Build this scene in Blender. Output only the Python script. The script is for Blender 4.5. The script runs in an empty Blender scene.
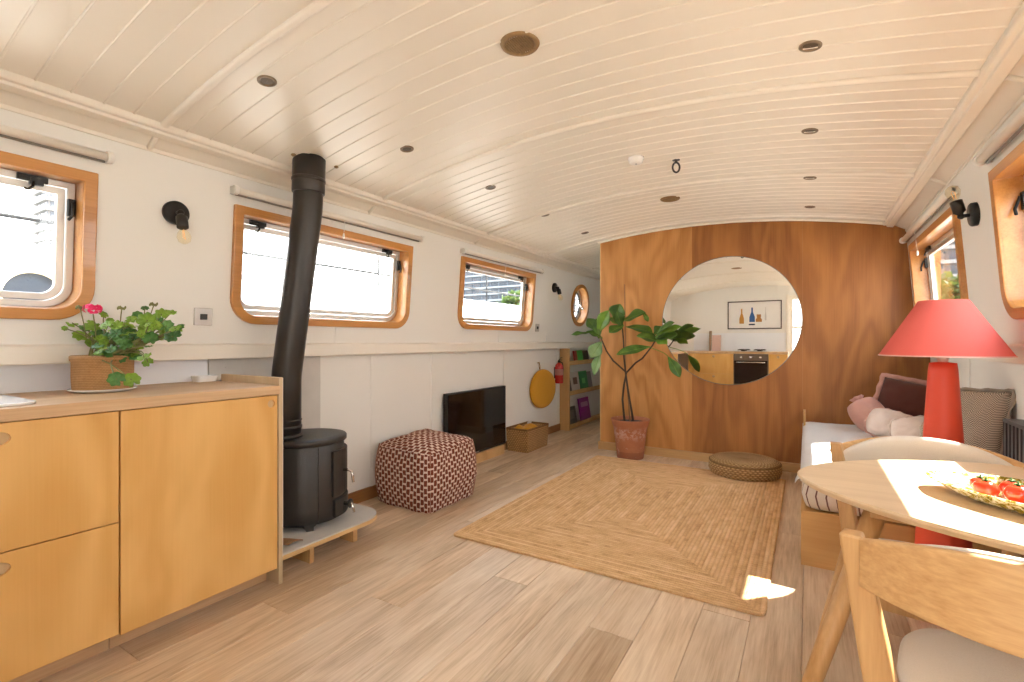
import bpy, bmesh, math, random
from mathutils import Vector, Matrix, noise as mnoise
R = random.Random(7)
C = bpy.context.scene.collection
PI = math.pi
sc = bpy.context.scene

# ------------------------------------------------------------------ camera
F, CX, CY, H, YAW = 486.0, 512.0, 341.3, 1.12, math.radians(31.26)
cam = bpy.data.cameras.new('camera'); cam.sensor_width = 36; cam.lens = F/1024*36; cam.clip_start = .02; cam.clip_end = 500
camo = bpy.data.objects.new('camera', cam); C.objects.link(camo)
camo.location = (0, 0, H); camo.rotation_euler = (PI/2, 0, YAW); sc.camera = camo
cY, sY = math.cos(YAW), math.sin(YAW)
def px(u, v, f):
    a = (u-CX)/F; b = (CY-v)/F
    return Vector((f*(a*cY-sY), f*(a*sY+cY), H+f*b))
def pY(u, v, y):
    a = (u-CX)/F; return px(u, v, y/(a*sY+cY))

sc.view_settings.view_transform = 'Standard'; sc.view_settings.look = 'None'
sc.view_settings.gamma = 1; sc.view_settings.use_curve_mapping = False; sc.view_settings.exposure = 0.92
sc.cycles.use_denoising = True
sc.cycles.max_bounces = 14; sc.cycles.diffuse_bounces = 8; sc.cycles.glossy_bounces = 6
sc.cycles.transparent_max_bounces = 16; sc.cycles.transmission_bounces = 8
sc.cycles.sample_clamp_indirect = 8

# ------------------------------------------------------------------ materials
def lin(r, g, b):
    f = lambda c: (c/255/12.92) if c <= 10 else ((c/255+.055)/1.055)**2.4
    return (f(r), f(g), f(b), 1)
class NT:
    def __init__(s, name):
        s.m = bpy.data.materials.new(name); s.m.use_nodes = True; s.t = s.m.node_tree
        s.b = s.t.nodes['Principled BSDF']; s.out = s.t.nodes['Material Output']
    def n(s, typ, ins=None, **kw):
        x = s.t.nodes.new(typ)
        for k, v in kw.items(): setattr(x, k, v)
        for k, v in (ins or {}).items():
            if isinstance(v, bpy.types.NodeSocket): s.t.links.new(v, x.inputs[k])
            else: x.inputs[k].default_value = v
        return x
    def math(s, op, a, b=0.0, c=0.0):
        return s.n('ShaderNodeMath', {0: a, 1: b, 2: c}, operation=op).outputs[0]
    def mix(s, fac, a, b, blend='MIX'):
        x = s.n('ShaderNodeMix', data_type='RGBA', blend_type=blend)
        for i, v in ((0, fac), (6, a), (7, b)):
            if isinstance(v, bpy.types.NodeSocket): s.t.links.new(v, x.inputs[i])
            else: x.inputs[i].default_value = v
        return x.outputs[2]
    def coord(s, kind='Object', scale=(1, 1, 1), rot=(0, 0, 0)):
        tc = s.n('ShaderNodeTexCoord').outputs[kind]
        return s.n('ShaderNodeMapping', {'Vector': tc, 'Scale': scale, 'Rotation': rot}).outputs[0]
    def noise(s, vec, scale=5, detail=3, rough=.5, dist=0):
        return s.n('ShaderNodeTexNoise', {'Vector': vec, 'Scale': scale, 'Detail': detail, 'Roughness': rough, 'Distortion': dist}).outputs[0]
    def ramp(s, fac, stops):
        x = s.n('ShaderNodeValToRGB', {0: fac}); e = x.color_ramp.elements
        e[0].position, e[0].color = stops[0]; e[1].position, e[1].color = stops[-1]
        for p, c in stops[1:-1]:
            q = e.new(p); q.color = c
        return x.outputs[0]
    def bump(s, h, strength=.3, dist=.01):
        x = s.n('ShaderNodeBump', {'Height': h, 'Strength': strength, 'Distance': dist})
        s.t.links.new(x.outputs[0], s.b.inputs['Normal'])
    def set(s, **kw):
        for k, v in kw.items():
            k = k.replace('_', ' ')
            if isinstance(v, bpy.types.NodeSocket): s.t.links.new(v, s.b.inputs[k])
            else: s.b.inputs[k].default_value = v
        return s.m
def shade(c, k): return (c[0]*k, c[1]*k, c[2]*k, 1)

def simple(name, col, rough=.5, metal=0, var=.06, vscale=6, bump=0, bscale=60, coat=0, spec=.5):
    t = NT(name); v = t.coord()
    n = t.noise(v, vscale, 4)
    col_s = t.mix(n, shade(col, 1-var), shade(col, 1+var))
    if bump: t.bump(t.noise(v, bscale, 3), bump, .004)
    t.set(Base_Color=col_s, Roughness=rough, Metallic=metal, Coat_Weight=coat)
    t.b.inputs['Specular IOR Level'].default_value = spec
    return t.m
def wood(name, c1, c2, axis='Z', ring=9, rs=1.6, stretch=6, fine=.5, rough=.45, coat=0, contrast=1.0, blot=.25, spec=.5, kind='Object'):
    t = NT(name)
    sc3 = {'X': (1/stretch, 1, 1), 'Y': (1, 1/stretch, 1), 'Z': (1, 1, 1/stretch)}[axis]
    fib = {'X': (.02, 1, 1), 'Y': (1, .02, 1), 'Z': (1, 1, .02)}[axis]
    v = t.coord(kind, sc3)
    n = t.noise(v, rs, 3, .5, .4)
    r = t.math('SINE', t.math('MULTIPLY', n, ring*6.283))
    r = t.math('MULTIPLY_ADD', r, .5*contrast*.5, .5)
    f = t.noise(t.coord(kind, fib), 130, 3, .6)
    b = t.noise(t.coord(kind, sc3), rs*1.4, 4, .6)
    k = t.math('ADD', t.math('MULTIPLY', r, 1-fine), t.math('MULTIPLY', f, fine))
    k = t.math('ADD', k, t.math('MULTIPLY', t.math('SUBTRACT', b, .5), blot*2))
    col = t.ramp(k, [(.25, c1), (.75, c2)])
    t.bump(f, .08, .002)
    t.set(Base_Color=col, Roughness=rough, Coat_Weight=coat)
    t.b.inputs['Specular IOR Level'].default_value = spec
    return t.m
def cloth(name, col, col2=None, scale=400, rough=.9, bump=.4, var=.08):
    t = NT(name); v = t.coord()
    col2 = col2 or shade(col, .8)
    w = t.noise(v, scale, 2, .6)
    big = t.noise(v, 5, 3)
    c = t.mix(w, col2, col); c = t.mix(t.math('MULTIPLY', big, var*2), c, shade(col, .8))
    t.bump(w, bump, .003)
    t.set(Base_Color=c, Roughness=rough); t.b.inputs['Sheen Weight'].default_value = .15
    t.b.inputs['Specular IOR Level'].default_value = .2
    return t.m

WHITE = simple('cream_wall_paint', (.80, .785, .745, 1), .55, var=.015, vscale=2, bump=.02, bscale=40)
CEILM = simple('cream_ceiling_paint', (.80, .745, .655, 1), .33, var=.02, vscale=3, bump=.015, bscale=30)
SPLASH = simple('white_splashback', (.80, .82, .86, 1), .3, var=.02)
TRIMW = simple('cream_gloss_trim', (.82, .77, .69, 1), .35, var=.015)
FRAMEW = wood('varnished_window_wood', (.42, .17, .035, 1), (.62, .29, .08, 1), 'Y', 5, 3, 8, .5, .3, .3)
BIRCH = wood('birch_plywood_front', (.63, .335, .085, 1), (.80, .49, .175, 1), 'Z', 5, 2.2, 3.0, .16, .38, .1, .65, .2)
EDGEW = wood('raw_plywood_edge', (.46, .33, .19, 1), (.60, .46, .29, 1), 'Z', 4, 2, 8, .5, .5)
BIRCHX = wood('birch_plywood_plain', (.55, .34, .14, 1), (.70, .47, .22, 1), 'Y', 4, 2, 8, .5, .5)
OAKTOP = wood('oak_worktop', (.50, .31, .155, 1), (.66, .45, .26, 1), 'Y', 7, 3, 12, .55, .42, 0, .9, .3)
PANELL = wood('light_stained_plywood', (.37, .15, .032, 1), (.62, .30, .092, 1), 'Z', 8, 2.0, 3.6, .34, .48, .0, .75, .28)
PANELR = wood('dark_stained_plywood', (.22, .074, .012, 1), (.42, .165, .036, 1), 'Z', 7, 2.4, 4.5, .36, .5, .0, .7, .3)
PLINTH = wood('pale_plinth_wood', (.48, .28, .11, 1), (.64, .41, .19, 1), 'X', 4, 2, 9, .5, .5)
OAKT = wood('pale_oak_table', (.62, .44, .26, 1), (.76, .58, .38, 1), 'X', 7, 3.5, 16, .5, .42, 0, .8, .2)
OAKL = wood('oak_leg_wood', (.42, .215, .075, 1), (.61, .36, .15, 1), 'Z', 5, 4, 10, .5, .45)
OAKB = wood('oak_backrest_veneer', (.47, .25, .09, 1), (.68, .42, .19, 1), 'X', 8, 9, 60, .8, .42, 0, .4, .08)
BOXPLY = wood('bench_plywood', (.50, .27, .085, 1), (.66, .40, .15, 1), 'X', 6, 2.4, 5, .35, .5)
IRON = simple('black_cast_iron', (.042, .037, .033, 1), .42, .3, .15, 20, .12, 200)
PIPE = simple('matt_black_flue', (.040, .035, .031, 1), .36, .4, .1, 10, .04, 200)
BLACK = simple('matt_black_metal', (.018, .017, .016, 1), .42, .3)
STEEL = simple('brushed_steel', (.5, .47, .43, 1), .35, 1, .06)
CHROME = simple('polished_steel', (.75, .72, .68, 1), .18, 1)
ALU = simple('window_aluminium', (.66, .64, .61, 1), .42, .75)
CEMENT = simple('grey_cement_board', (.60, .575, .54, 1), .8, var=.1, vscale=9, bump=.2, bscale=120)
STONE = simple('pale_hearth_tile', (.56, .53, .49, 1), .7, var=.16, vscale=12, bump=.15, bscale=60)
PLASTIC = simple('white_plastic', (.82, .80, .76, 1), .35)
BRONZE = simple('bronze_vent', (.30, .19, .085, 1), .5, .5, .4, 60)
DOWNL = simple('bronze_spotlight_ring', (.24, .18, .12, 1), .4, .6)
CORAL = simple('coral_painted_base', (.80, .085, .035, 1), .48, var=.03)
TERRA = None
WHITEC = simple('white_ceramic', (.85, .85, .84, 1), .15)
PINK = cloth('dusty_pink_linen', (.66, .37, .31, 1), bump=.3, var=.2)
BLUSH = cloth('pale_blush_linen', (.78, .66, .60, 1), bump=.3, var=.15)
BROWN = cloth('dark_brown_linen', (.12, .042, .033, 1), var=.25)
CREAMF = cloth('cream_linen', (.66, .55, .42, 1), var=.2)
SHEET = cloth('white_blanket', (.80, .79, .78, 1), bump=.4)
BEIGEF = cloth('beige_wool_upholstery', (.74, .66, .56, 1), (.58, .50, .41, 1), 500, bump=.35)
MUSTARD = cloth('mustard_felt', (.62, .31, .03, 1), (.52, .24, .02, 1), 300)
LEAFM = None

t = NT('coral_shade_fabric'); v = t.coord(); w = t.noise(v, 500, 2)
t.bump(w, .2, .002)
t.set(Base_Color=t.mix(w, (.78, .13, .10, 1), (.86, .19, .15, 1)), Roughness=.8)
tr = t.n('ShaderNodeBsdfTranslucent', {'Color': (.85, .22, .17, 1)})
mx = t.n('ShaderNodeMixShader', {0: .25, 1: t.b.outputs[0], 2: tr.outputs[0]}); t.t.links.new(mx.outputs[0], t.out.inputs[0]); SHADE = t.m

def leafmat(name, a, b, c):
    t = NT(name); v = t.coord(); n = t.noise(v, 14, 3)
    col = t.ramp(n, [(.3, a), (.55, b), (.75, c)])
    t.set(Base_Color=col, Roughness=.42)
    tr = t.n('ShaderNodeBsdfTranslucent', {'Color': c})
    mx = t.n('ShaderNodeMixShader', {0: .25, 1: t.b.outputs[0], 2: tr.outputs[0]}); t.t.links.new(mx.outputs[0], t.out.inputs[0])
    return t.m
LEAFD = leafmat('fig_leaf_green', (.045, .11, .018, 1), (.085, .19, .028, 1), (.16, .30, .05, 1))
LEAFP = leafmat('fig_leaf_pale', (.16, .28, .10, 1), (.26, .42, .17, 1), (.36, .52, .24, 1))
LEAFY = leafmat('fig_leaf_fresh', (.09, .20, .02, 1), (.17, .33, .03, 1), (.26, .44, .06, 1))
LEAFG = leafmat('geranium_leaf_green', (.13, .26, .025, 1), (.25, .43, .045, 1), (.40, .58, .09, 1))
LEAFG2 = leafmat('geranium_leaf_deep_green', (.05, .14, .035, 1), (.09, .24, .05, 1), (.17, .36, .08, 1))  # deeper leaf green, given to a share of the leaves by index
TREEM = leafmat('tree_leaf_green', (.03, .055, .012, 1), (.05, .09, .02, 1), (.09, .13, .03, 1))
BARK = simple('dark_bark', (.06, .038, .025, 1), .8, var=.3, vscale=40, bump=.4, bscale=150)
STEMG = simple('geranium_stem', (.20, .20, .06, 1), .6)
PETAL = simple('magenta_petal', (.85, .025, .16, 1), .5, var=.15, vscale=30)
SOIL = simple('dark_soil', (.06, .04, .03, 1), .95, bump=.8, bscale=80)

t = NT('weathered_terracotta'); v = t.coord()
n1 = t.noise(v, 9, 5, .65); z = t.n('ShaderNodeSeparateXYZ', {0: t.coord()}).outputs[2]
base = t.mix(n1, (.30, .10, .045, 1), (.46, .185, .09, 1))
band = t.math('SUBTRACT', 1.0, t.math('ABSOLUTE', t.math('MULTIPLY', t.math('SUBTRACT', z, .24), 14.0)))
ef = t.math('MULTIPLY', t.math('MAXIMUM', band, 0.0), t.math('GREATER_THAN', t.noise(v, 24, 5, .7), .5))
n2 = t.math('MULTIPLY', t.math('GREATER_THAN', t.noise(v, 15, 6, .75), .62), .45)
col = t.mix(t.math('MINIMUM', t.math('ADD', t.math('MULTIPLY', ef, .6), n2), 1.0), base, (.60, .43, .36, 1))
col = t.mix(t.math('MULTIPLY', t.math('LESS_THAN', z, .07), .45), col, (.16, .05, .03, 1))
t.bump(n1, .2, .004); t.set(Base_Color=col, Roughness=.85); TERRA = t.m

# planks: per-plank attribute drives tint and grain offset
t = NT('whitewashed_oak_floor')
at = t.n('ShaderNodeAttribute', attribute_name='plank'); rnd = at.outputs['Fac']
tc = t.n('ShaderNodeTexCoord').outputs['Object']
off = t.n('ShaderNodeCombineXYZ', {0: t.math('MULTIPLY', rnd, 37.0), 1: t.math('MULTIPLY', rnd, 91.0), 2: t.math('MULTIPLY', rnd, 13.0)}).outputs[0]
pv = t.n('ShaderNodeVectorMath', {0: tc, 1: off}, operation='ADD').outputs[0]
vg = t.n('ShaderNodeMapping', {'Vector': pv, 'Scale': (1, .14, 1)}).outputs[0]
n = t.noise(vg, 5, 4, .55, .7)
ring = t.math('MULTIPLY_ADD', t.math('SINE', t.math('MULTIPLY', n, 40.0)), .25, .5)
fb = t.noise(t.n('ShaderNodeMapping', {'Vector': pv, 'Scale': (1, .035, 1)}).outputs[0], 120, 4, .65)
blot = t.noise(t.n('ShaderNodeMapping', {'Vector': pv, 'Scale': (1, .35, 1)}).outputs[0], 4, 4, .6)
k = t.math('ADD', t.math('MULTIPLY', ring, .30), t.math('MULTIPLY', fb, .70))
k = t.math('ADD', k, t.math('MULTIPLY', t.math('SUBTRACT', blot, .5), .7))
c = t.ramp(k, [(.22, (.42, .30, .19, 1)), (.5, (.62, .48, .34, 1)), (.78, (.76, .64, .50, 1))])
tint = t.ramp(rnd, [(0, (.80, .74, .67, 1)), (.3, (.95, .89, .81, 1)), (.7, (1.03, 1.02, 1.0, 1)), (1, (1.10, 1.02, .91, 1))])
c = t.mix(1.0, c, tint, 'MULTIPLY')
t.bump(k, .12, .003); t.set(Base_Color=c, Roughness=.42); FLOORM = t.m

# jute rug: concentric rectangular braids
t = NT('jute_braid'); tc = t.n('ShaderNodeTexCoord').outputs['Object']
s = t.n('ShaderNodeSeparateXYZ', {0: tc}); ax = t.math('ABSOLUTE', s.outputs[0]); ay = t.math('ABSOLUTE', s.outputs[1])
dx = t.math('SUBTRACT', .80, ax); dy = t.math('SUBTRACT', 1.13, ay); d = t.math('MINIMUM', dx, dy)
ringi = t.math('FLOOR', t.math('DIVIDE', d, .021)); fr = t.math('FRACT', t.math('DIVIDE', d, .021))
prof = t.math('SINE', t.math('MULTIPLY', fr, PI))
lng = t.n('ShaderNodeMix', {0: t.math('LESS_THAN', dx, dy), 2: s.outputs[0], 3: s.outputs[1]}, data_type='FLOAT').outputs[0]
cv = t.n('ShaderNodeCombineXYZ', {0: t.math('MULTIPLY', lng, 9.0), 1: t.math('MULTIPLY', ringi, 3.7), 2: 0.0}).outputs[0]
n = t.noise(cv, 1.0, 3, .6); n2 = t.noise(tc, 160, 3, .7)
braid = t.math('SINE', t.math('ADD', t.math('MULTIPLY', lng, 260.0), t.math('MULTIPLY', fr, 5.0)))
big = t.noise(t.n('ShaderNodeCombineXYZ', {0: t.math('MULTIPLY', lng, 1.3), 1: t.math('MULTIPLY', ringi, 1.1), 2: 4.0}).outputs[0], 1.0, 2, .5)
k = t.math('ADD', t.math('ADD', t.math('MULTIPLY', n, .40), t.math('MULTIPLY', n2, .30)), t.math('MULTIPLY', big, .30))
c = t.ramp(k, [(.33, (.36, .19, .07, 1)), (.47, (.68, .42, .20, 1)), (.62, (.84, .58, .325, 1))])
c = t.mix(t.math('MULTIPLY', t.math('SUBTRACT', 1.0, prof), .30), c, (.34, .17, .06, 1))
hgt = t.math('ADD', prof, t.math('MULTIPLY', braid, .25))
t.bump(t.math('ADD', hgt, n2), .55, .006); t.set(Base_Color=c, Roughness=.9); t.b.inputs['Specular IOR Level'].default_value = .2; JUTE = t.m

# knitted pouf
t = NT('knitted_block_pattern'); uv = t.n('ShaderNodeTexCoord').outputs['UV']; s = t.n('ShaderNodeSeparateXYZ', {0: uv})
U = t.math('DIVIDE', s.outputs[0], .026); V = t.math('DIVIDE', s.outputs[1], .050)
wob = t.math('MULTIPLY', t.math('SUBTRACT', t.noise(uv, 30, 2), .5), .3)
U = t.math('ADD', U, wob); V = t.math('ADD', V, wob)
par = t.math('MODULO', t.math('ADD', t.math('FLOOR', U), 200.0), 2.0)
Vs = t.math('ADD', V, t.math('MULTIPLY', par, .5))
cell = t.math('MODULO', t.math('ADD', t.math('FLOOR', Vs), 200.0), 2.0)
fu = t.math('FRACT', t.math('ADD', U, 200.0)); fv = t.math('FRACT', t.math('ADD', Vs, 200.0))
inu = t.math('MULTIPLY', t.math('GREATER_THAN', fu, .07), t.math('LESS_THAN', fu, .93))
inv = t.math('MULTIPLY', t.math('GREATER_THAN', fv, .14), t.math('LESS_THAN', fv, .86))
mk = t.math('MULTIPLY', inu, inv)
yn = t.noise(uv, 300, 2)
c = t.mix(mk, t.mix(yn, (.62, .45, .36, 1), (.82, .66, .56, 1)), t.mix(yn, (.13, .035, .02, 1), (.235, .07, .045, 1)))
t.bump(t.math('ADD', t.math('MULTIPLY', t.math('SINE', t.math('MULTIPLY', fu, PI)), .8), yn), .6, .006)
t.set(Base_Color=c, Roughness=.95); t.b.inputs['Specular IOR Level'].default_value = .1; KNIT = t.m

# seagrass weave
def weave(name, c1, c2, c3, su=120, sv=70, strength=.8):
    t = NT(name); uv = t.n('ShaderNodeTexCoord').outputs['UV']; s = t.n('ShaderNodeSeparateXYZ', {0: uv})
    a = t.math('SINE', t.math('MULTIPLY', s.outputs[0], su)); row = t.math('FLOOR', t.math('MULTIPLY', s.outputs[1], sv))
    a = t.math('SINE', t.math('ADD', t.math('MULTIPLY', s.outputs[0], su), t.math('MULTIPLY', row, PI)))
    fr = t.math('SINE', t.math('MULTIPLY', t.math('FRACT', t.math('MULTIPLY', s.outputs[1], sv)), PI))
    h = t.math('MULTIPLY', t.math('MULTIPLY_ADD', a, .4, .6), fr)
    n = t.noise(t.coord(), 60, 4, .7)
    k = t.math('ADD', t.math('MULTIPLY', h, .55), t.math('MULTIPLY', n, .5))
    t.bump(t.math('ADD', h, t.math('MULTIPLY', n, .5)), strength, .008)
    t.set(Base_Color=t.ramp(k, [(.2, c1), (.5, c2), (.85, c3)]), Roughness=.8); return t.m
SEAGRASS = weave('seagrass_rope', (.16, .08, .025, 1), (.42, .25, .10, 1), (.60, .40, .19, 1), 190, 40)
BASKETM = weave('woven_wicker', (.16, .075, .02, 1), (.42, .225, .085, 1), (.58, .35, .15, 1), 220, 55)
BURLAP = weave('burlap_weave', (.30, .15, .05, 1), (.46, .25, .10, 1), (.57, .34, .15, 1), 900, 150, .4)

# striped ticking (UV in metres)
t = NT('brown_striped_ticking'); s = t.n('ShaderNodeSeparateXYZ', {0: t.n('ShaderNodeTexCoord').outputs['UV']})
fr = t.math('FRACT', t.math('DIVIDE', s.outputs[0], .042)); m = t.math('LESS_THAN', fr, .17)
w = t.noise(t.coord(), 300, 2)
t.bump(w, .3, .003); t.set(Base_Color=t.mix(m, t.mix(w, (.66, .57, .49, 1), (.78, .70, .62, 1)), (.17, .085, .07, 1)), Roughness=.95); TICK = t.m
t = NT('grey_herringbone_weave'); s = t.n('ShaderNodeSeparateXYZ', {0: t.n('ShaderNodeTexCoord').outputs['UV']})
tri = t.math('ABSOLUTE', t.math('SUBTRACT', t.math('FRACT', t.math('DIVIDE', s.outputs[0], .036)), .5))
z = t.math('SINE', t.math('MULTIPLY', t.math('ADD', s.outputs[1], t.math('MULTIPLY', tri, .030)), 6.283/.0085))
t.bump(z, .2, .003); t.set(Base_Color=t.mix(t.math('GREATER_THAN', z, .25), (.17, .13, .10, 1), (.58, .49, .39, 1)), Roughness=.95); HERR = t.m
TAUPE = cloth('taupe_linen', (.33, .27, .21, 1), var=.2)

# glazed platter
t = NT('green_speckled_glaze'); v = t.coord(); n = t.noise(v, 48, 4, .7, 1.2); n2 = t.noise(v, 30, 3)
c = t.ramp(n, [(.40, (.16, .13, .012, 1)), (.49, (.42, .33, .04, 1)), (.55, (.78, .73, .55, 1)), (.75, (.86, .83, .72, 1))])
c = t.mix(t.math('GREATER_THAN', n2, .66), c, (.20, .25, .24, 1))
t.set(Base_Color=c, Roughness=.12); GLAZE = t.m
TOMATO = simple('red_tomato_skin', (.72, .045, .015, 1), .15, var=.25, vscale=12, coat=.4)
STALK = simple('green_stalk', (.06, .15, .02, 1), .7)

t = NT('window_glass')
tb = t.n('ShaderNodeBsdfTransparent', {0: (.97, .98, .98, 1)}); gl = t.n('ShaderNodeBsdfGlossy', {'Roughness': .02})
fz = t.math('MULTIPLY_ADD', t.math('POWER', t.n('ShaderNodeLayerWeight', {'Blend': .5}).outputs['Facing'], 5.0), .9, .035); mx = t.n('ShaderNodeMixShader', {0: fz, 1: tb.outputs[0], 2: gl.outputs[0]})
t.t.links.new(mx.outputs[0], t.out.inputs[0]); GLASS = t.m
t = NT('clear_amber_bulb')
tb = t.n('ShaderNodeBsdfTransparent', {0: (1, .96, .86, 1)}); gl = t.n('ShaderNodeBsdfGlossy', {'Roughness': .03})
fz = t.math('MULTIPLY_ADD', t.math('POWER', t.n('ShaderNodeLayerWeight', {'Blend': .5}).outputs['Facing'], 4.0), .5, .04); mx = t.n('ShaderNodeMixShader', {0: fz, 1: tb.outputs[0], 2: gl.outputs[0]})
t.t.links.new(mx.outputs[0], t.out.inputs[0]); BULB = t.m
t = NT('warm_filament'); t.set(Base_Color=(.8, .5, .2, 1)); t.b.inputs['Emission Color'].default_value = (1, .6, .25, 1); t.b.inputs['Emission Strength'].default_value = .3; FILA = t.m
LENS = simple('spotlight_lens', (.10, .075, .05, 1), .5, .3)
t = NT('mirror_silver'); t.set(Base_Color=(.93, .94, .93, 1), Metallic=1.0, Roughness=.008); MIRR = t.m
SCREEN = simple('black_tv_screen', (.006, .005, .005, 1), .07, spec=.6)
DGLASS = simple('dark_oven_glass', (.02, .014, .012, 1), .08)
REDM = simple('extinguisher_red', (.45, .015, .012, 1), .25, coat=.4)
PAPER = simple('page_paper', (.75, .72, .66, 1), .8)

# ------------------------------------------------------------------ mesh helpers
class MB:
    def __init__(s): s.v = []; s.f = []; s.uv = {}; s.smooth = set()
    def add(s, vs, fs, smooth=False, uvs=None):
        o = len(s.v); s.v += [Vector(p) for p in vs]
        for i, f in enumerate(fs):
            if smooth: s.smooth.add(len(s.f))
            if uvs is not None: s.uv[len(s.f)] = uvs[i]
            s.f.append([o+k for k in f])
        return s
    def box(s, x0, x1, y0, y1, z0, z1, m=None):
        vs = [Vector((x, y, z)) for z in (z0, z1) for y in (y0, y1) for x in (x0, x1)]
        if m is not None: vs = [m @ p for p in vs]
        fs = [(0, 2, 3, 1), (4, 5, 7, 6), (0, 1, 5, 4), (2, 6, 7, 3), (0, 4, 6, 2), (1, 3, 7, 5)]
        dims = [(1, 0), (0, 1), (0, 2), (0, 2), (1, 2), (1, 2)]
        raw = [(x, y, z) for z in (z0, z1) for y in (y0, y1) for x in (x0, x1)]
        return s.add(vs, fs, False, [[(raw[i][d[0]], raw[i][d[1]]) for i in f] for f, d in zip(fs, dims)])
    def quad(s, a, b, c, d): return s.add([a, b, c, d], [(0, 1, 2, 3)])
    def lathe(s, prof, seg=40, c=(0, 0, 0), m=None, smooth=True, cap=True):
        vs = []; fs = []; uv = []; n = len(prof); L = [0]
        for i in range(1, n): L.append(L[-1]+math.hypot(prof[i][0]-prof[i-1][0], prof[i][1]-prof[i-1][1]))
        for j in range(seg):
            a = 2*PI*j/seg
            for r, z in prof:
                p = Vector((r*math.cos(a), r*math.sin(a), z)); p = m @ p if m is not None else p
                vs.append(p+Vector(c))
        for j in range(seg):
            k = (j+1) % seg
            for i in range(n-1):
                fs.append((j*n+i, k*n+i, k*n+i+1, j*n+i+1))
                uv.append([(j/seg, L[i]), ((j+1)/seg, L[i]), ((j+1)/seg, L[i+1]), (j/seg, L[i+1])])
        s.add(vs, fs, smooth, uv)
        o = len(s.v)-len(vs)
        if cap:
            if prof[0][0] > 1e-5: s.f.append([o+j*n for j in range(seg)][::-1])
            if prof[-1][0] > 1e-5: s.f.append([o+j*n+n-1 for j in range(seg)])
        return s
    def tube(s, pts, r, seg=10, smooth=True, cap=True, flat=1.0, up=None):
        pts = [Vector(p) for p in pts]; n = len(pts); rs = r if isinstance(r, (list, tuple)) else [r]*n
        vs = []; prev = None
        for i, p in enumerate(pts):
            t_ = (pts[min(i+1, n-1)]-pts[max(i-1, 0)]).normalized()
            if prev is None:
                ref = Vector(up) if up else (Vector((0, 0, 1)) if abs(t_.z) < .9 else Vector((1, 0, 0)))
                a = (ref-t_*ref.dot(t_)).normalized()
            else: a = (prev-t_*prev.dot(t_)).normalized()
            prev = a; b = t_.cross(a)
            for j in range(seg):
                q = 2*PI*j/seg; vs.append(p+a*(rs[i]*math.cos(q)*flat)+b*(rs[i]*math.sin(q)))
        fs = [(i*seg+j, i*seg+(j+1) % seg, (i+1)*seg+(j+1) % seg, (i+1)*seg+j) for i in range(n-1) for j in range(seg)]
        s.add(vs, fs, smooth); o = len(s.v)-len(vs)
        if cap: s.f.append([o+j for j in range(seg)][::-1]); s.f.append([o+(n-1)*seg+j for j in range(seg)])
        return s
    def prism(s, poly, fmap, c0, c1):
        n = len(poly); vs = [fmap(a, b, c0) for a, b in poly]+[fmap(a, b, c1) for a, b in poly]
        fs = [tuple(range(n))[::-1], tuple(range(n, 2*n))]+[(i, (i+1) % n, n+(i+1) % n, n+i) for i in range(n)]
        return s.add(vs, fs)
    def ball(s, c, r, seg=16, rings=10, sc3=(1, 1, 1), m=None):
        prof = [(max(1e-6, r*math.sin(PI*i/rings)), -r*math.cos(PI*i/rings)) for i in range(rings+1)]
        M4 = Matrix.Diagonal((*sc3, 1)); M4 = (m @ M4) if m is not None else M4
        return s.lathe(prof, seg, c, M4, True, False)
    def grid(s, fn, nu, nv, smooth=True, uvfn=None, wrap=False):
        vs = [fn(i/nu, j/nv) for j in range(nv+1) for i in range(nu+1)]
        fs = []; uv = []
        for j in range(nv):
            for i in range(nu):
                q = [(i, j), (i+1, j), (i+1, j+1), (i, j+1)]
                fs.append([b*(nu+1)+a for a, b in q]); uv.append([(uvfn(a/nu, b/nv) if uvfn else (a/nu, b/nv)) for a, b in q])
        return s.add(vs, fs, smooth, uv)
    def build(s, name, m, parent=None, bevel=0, world=True, fix=True, seg=2, weld=False, sub=0, solid=0):
        me = bpy.data.meshes.new(name)
        off = Vector(parent.matrix_basis.translation) if (parent is not None and world) else Vector((0, 0, 0))
        if parent is not None and world and parent.parent is not None: off = off+parent.parent.matrix_basis.translation
        me.from_pydata([p-off for p in s.v], [], s.f); me.update()
        if s.uv:
            ul = me.uv_layers.new(name='UVMap')
            for p in me.polygons:
                u = s.uv.get(p.index)
                if u:
                    for li, q in zip(p.loop_indices, u): ul.data[li].uv = q
        for i in s.smooth: me.polygons[i].use_smooth = True
        bm = bmesh.new(); bm.from_mesh(me)
        if weld: bmesh.ops.remove_doubles(bm, verts=bm.verts, dist=weld)
        if fix: bmesh.ops.recalc_face_normals(bm, faces=bm.faces)
        bm.to_mesh(me); bm.free()
        if m is not None: me.materials.append(m)
        o = bpy.data.objects.new(name, me); C.objects.link(o)
        if parent is not None: o.parent = parent
        if solid: md = o.modifiers.new('solid', 'SOLIDIFY'); md.thickness = solid; md.offset = 0
        if bevel:
            md = o.modifiers.new('bevel', 'BEVEL'); md.width = bevel; md.segments = seg; md.limit_method = 'ANGLE'; md.angle_limit = .6
            md.harden_normals = False
        if sub: md = o.modifiers.new('sub', 'SUBSURF'); md.levels = sub; md.render_levels = sub
        return o

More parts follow.
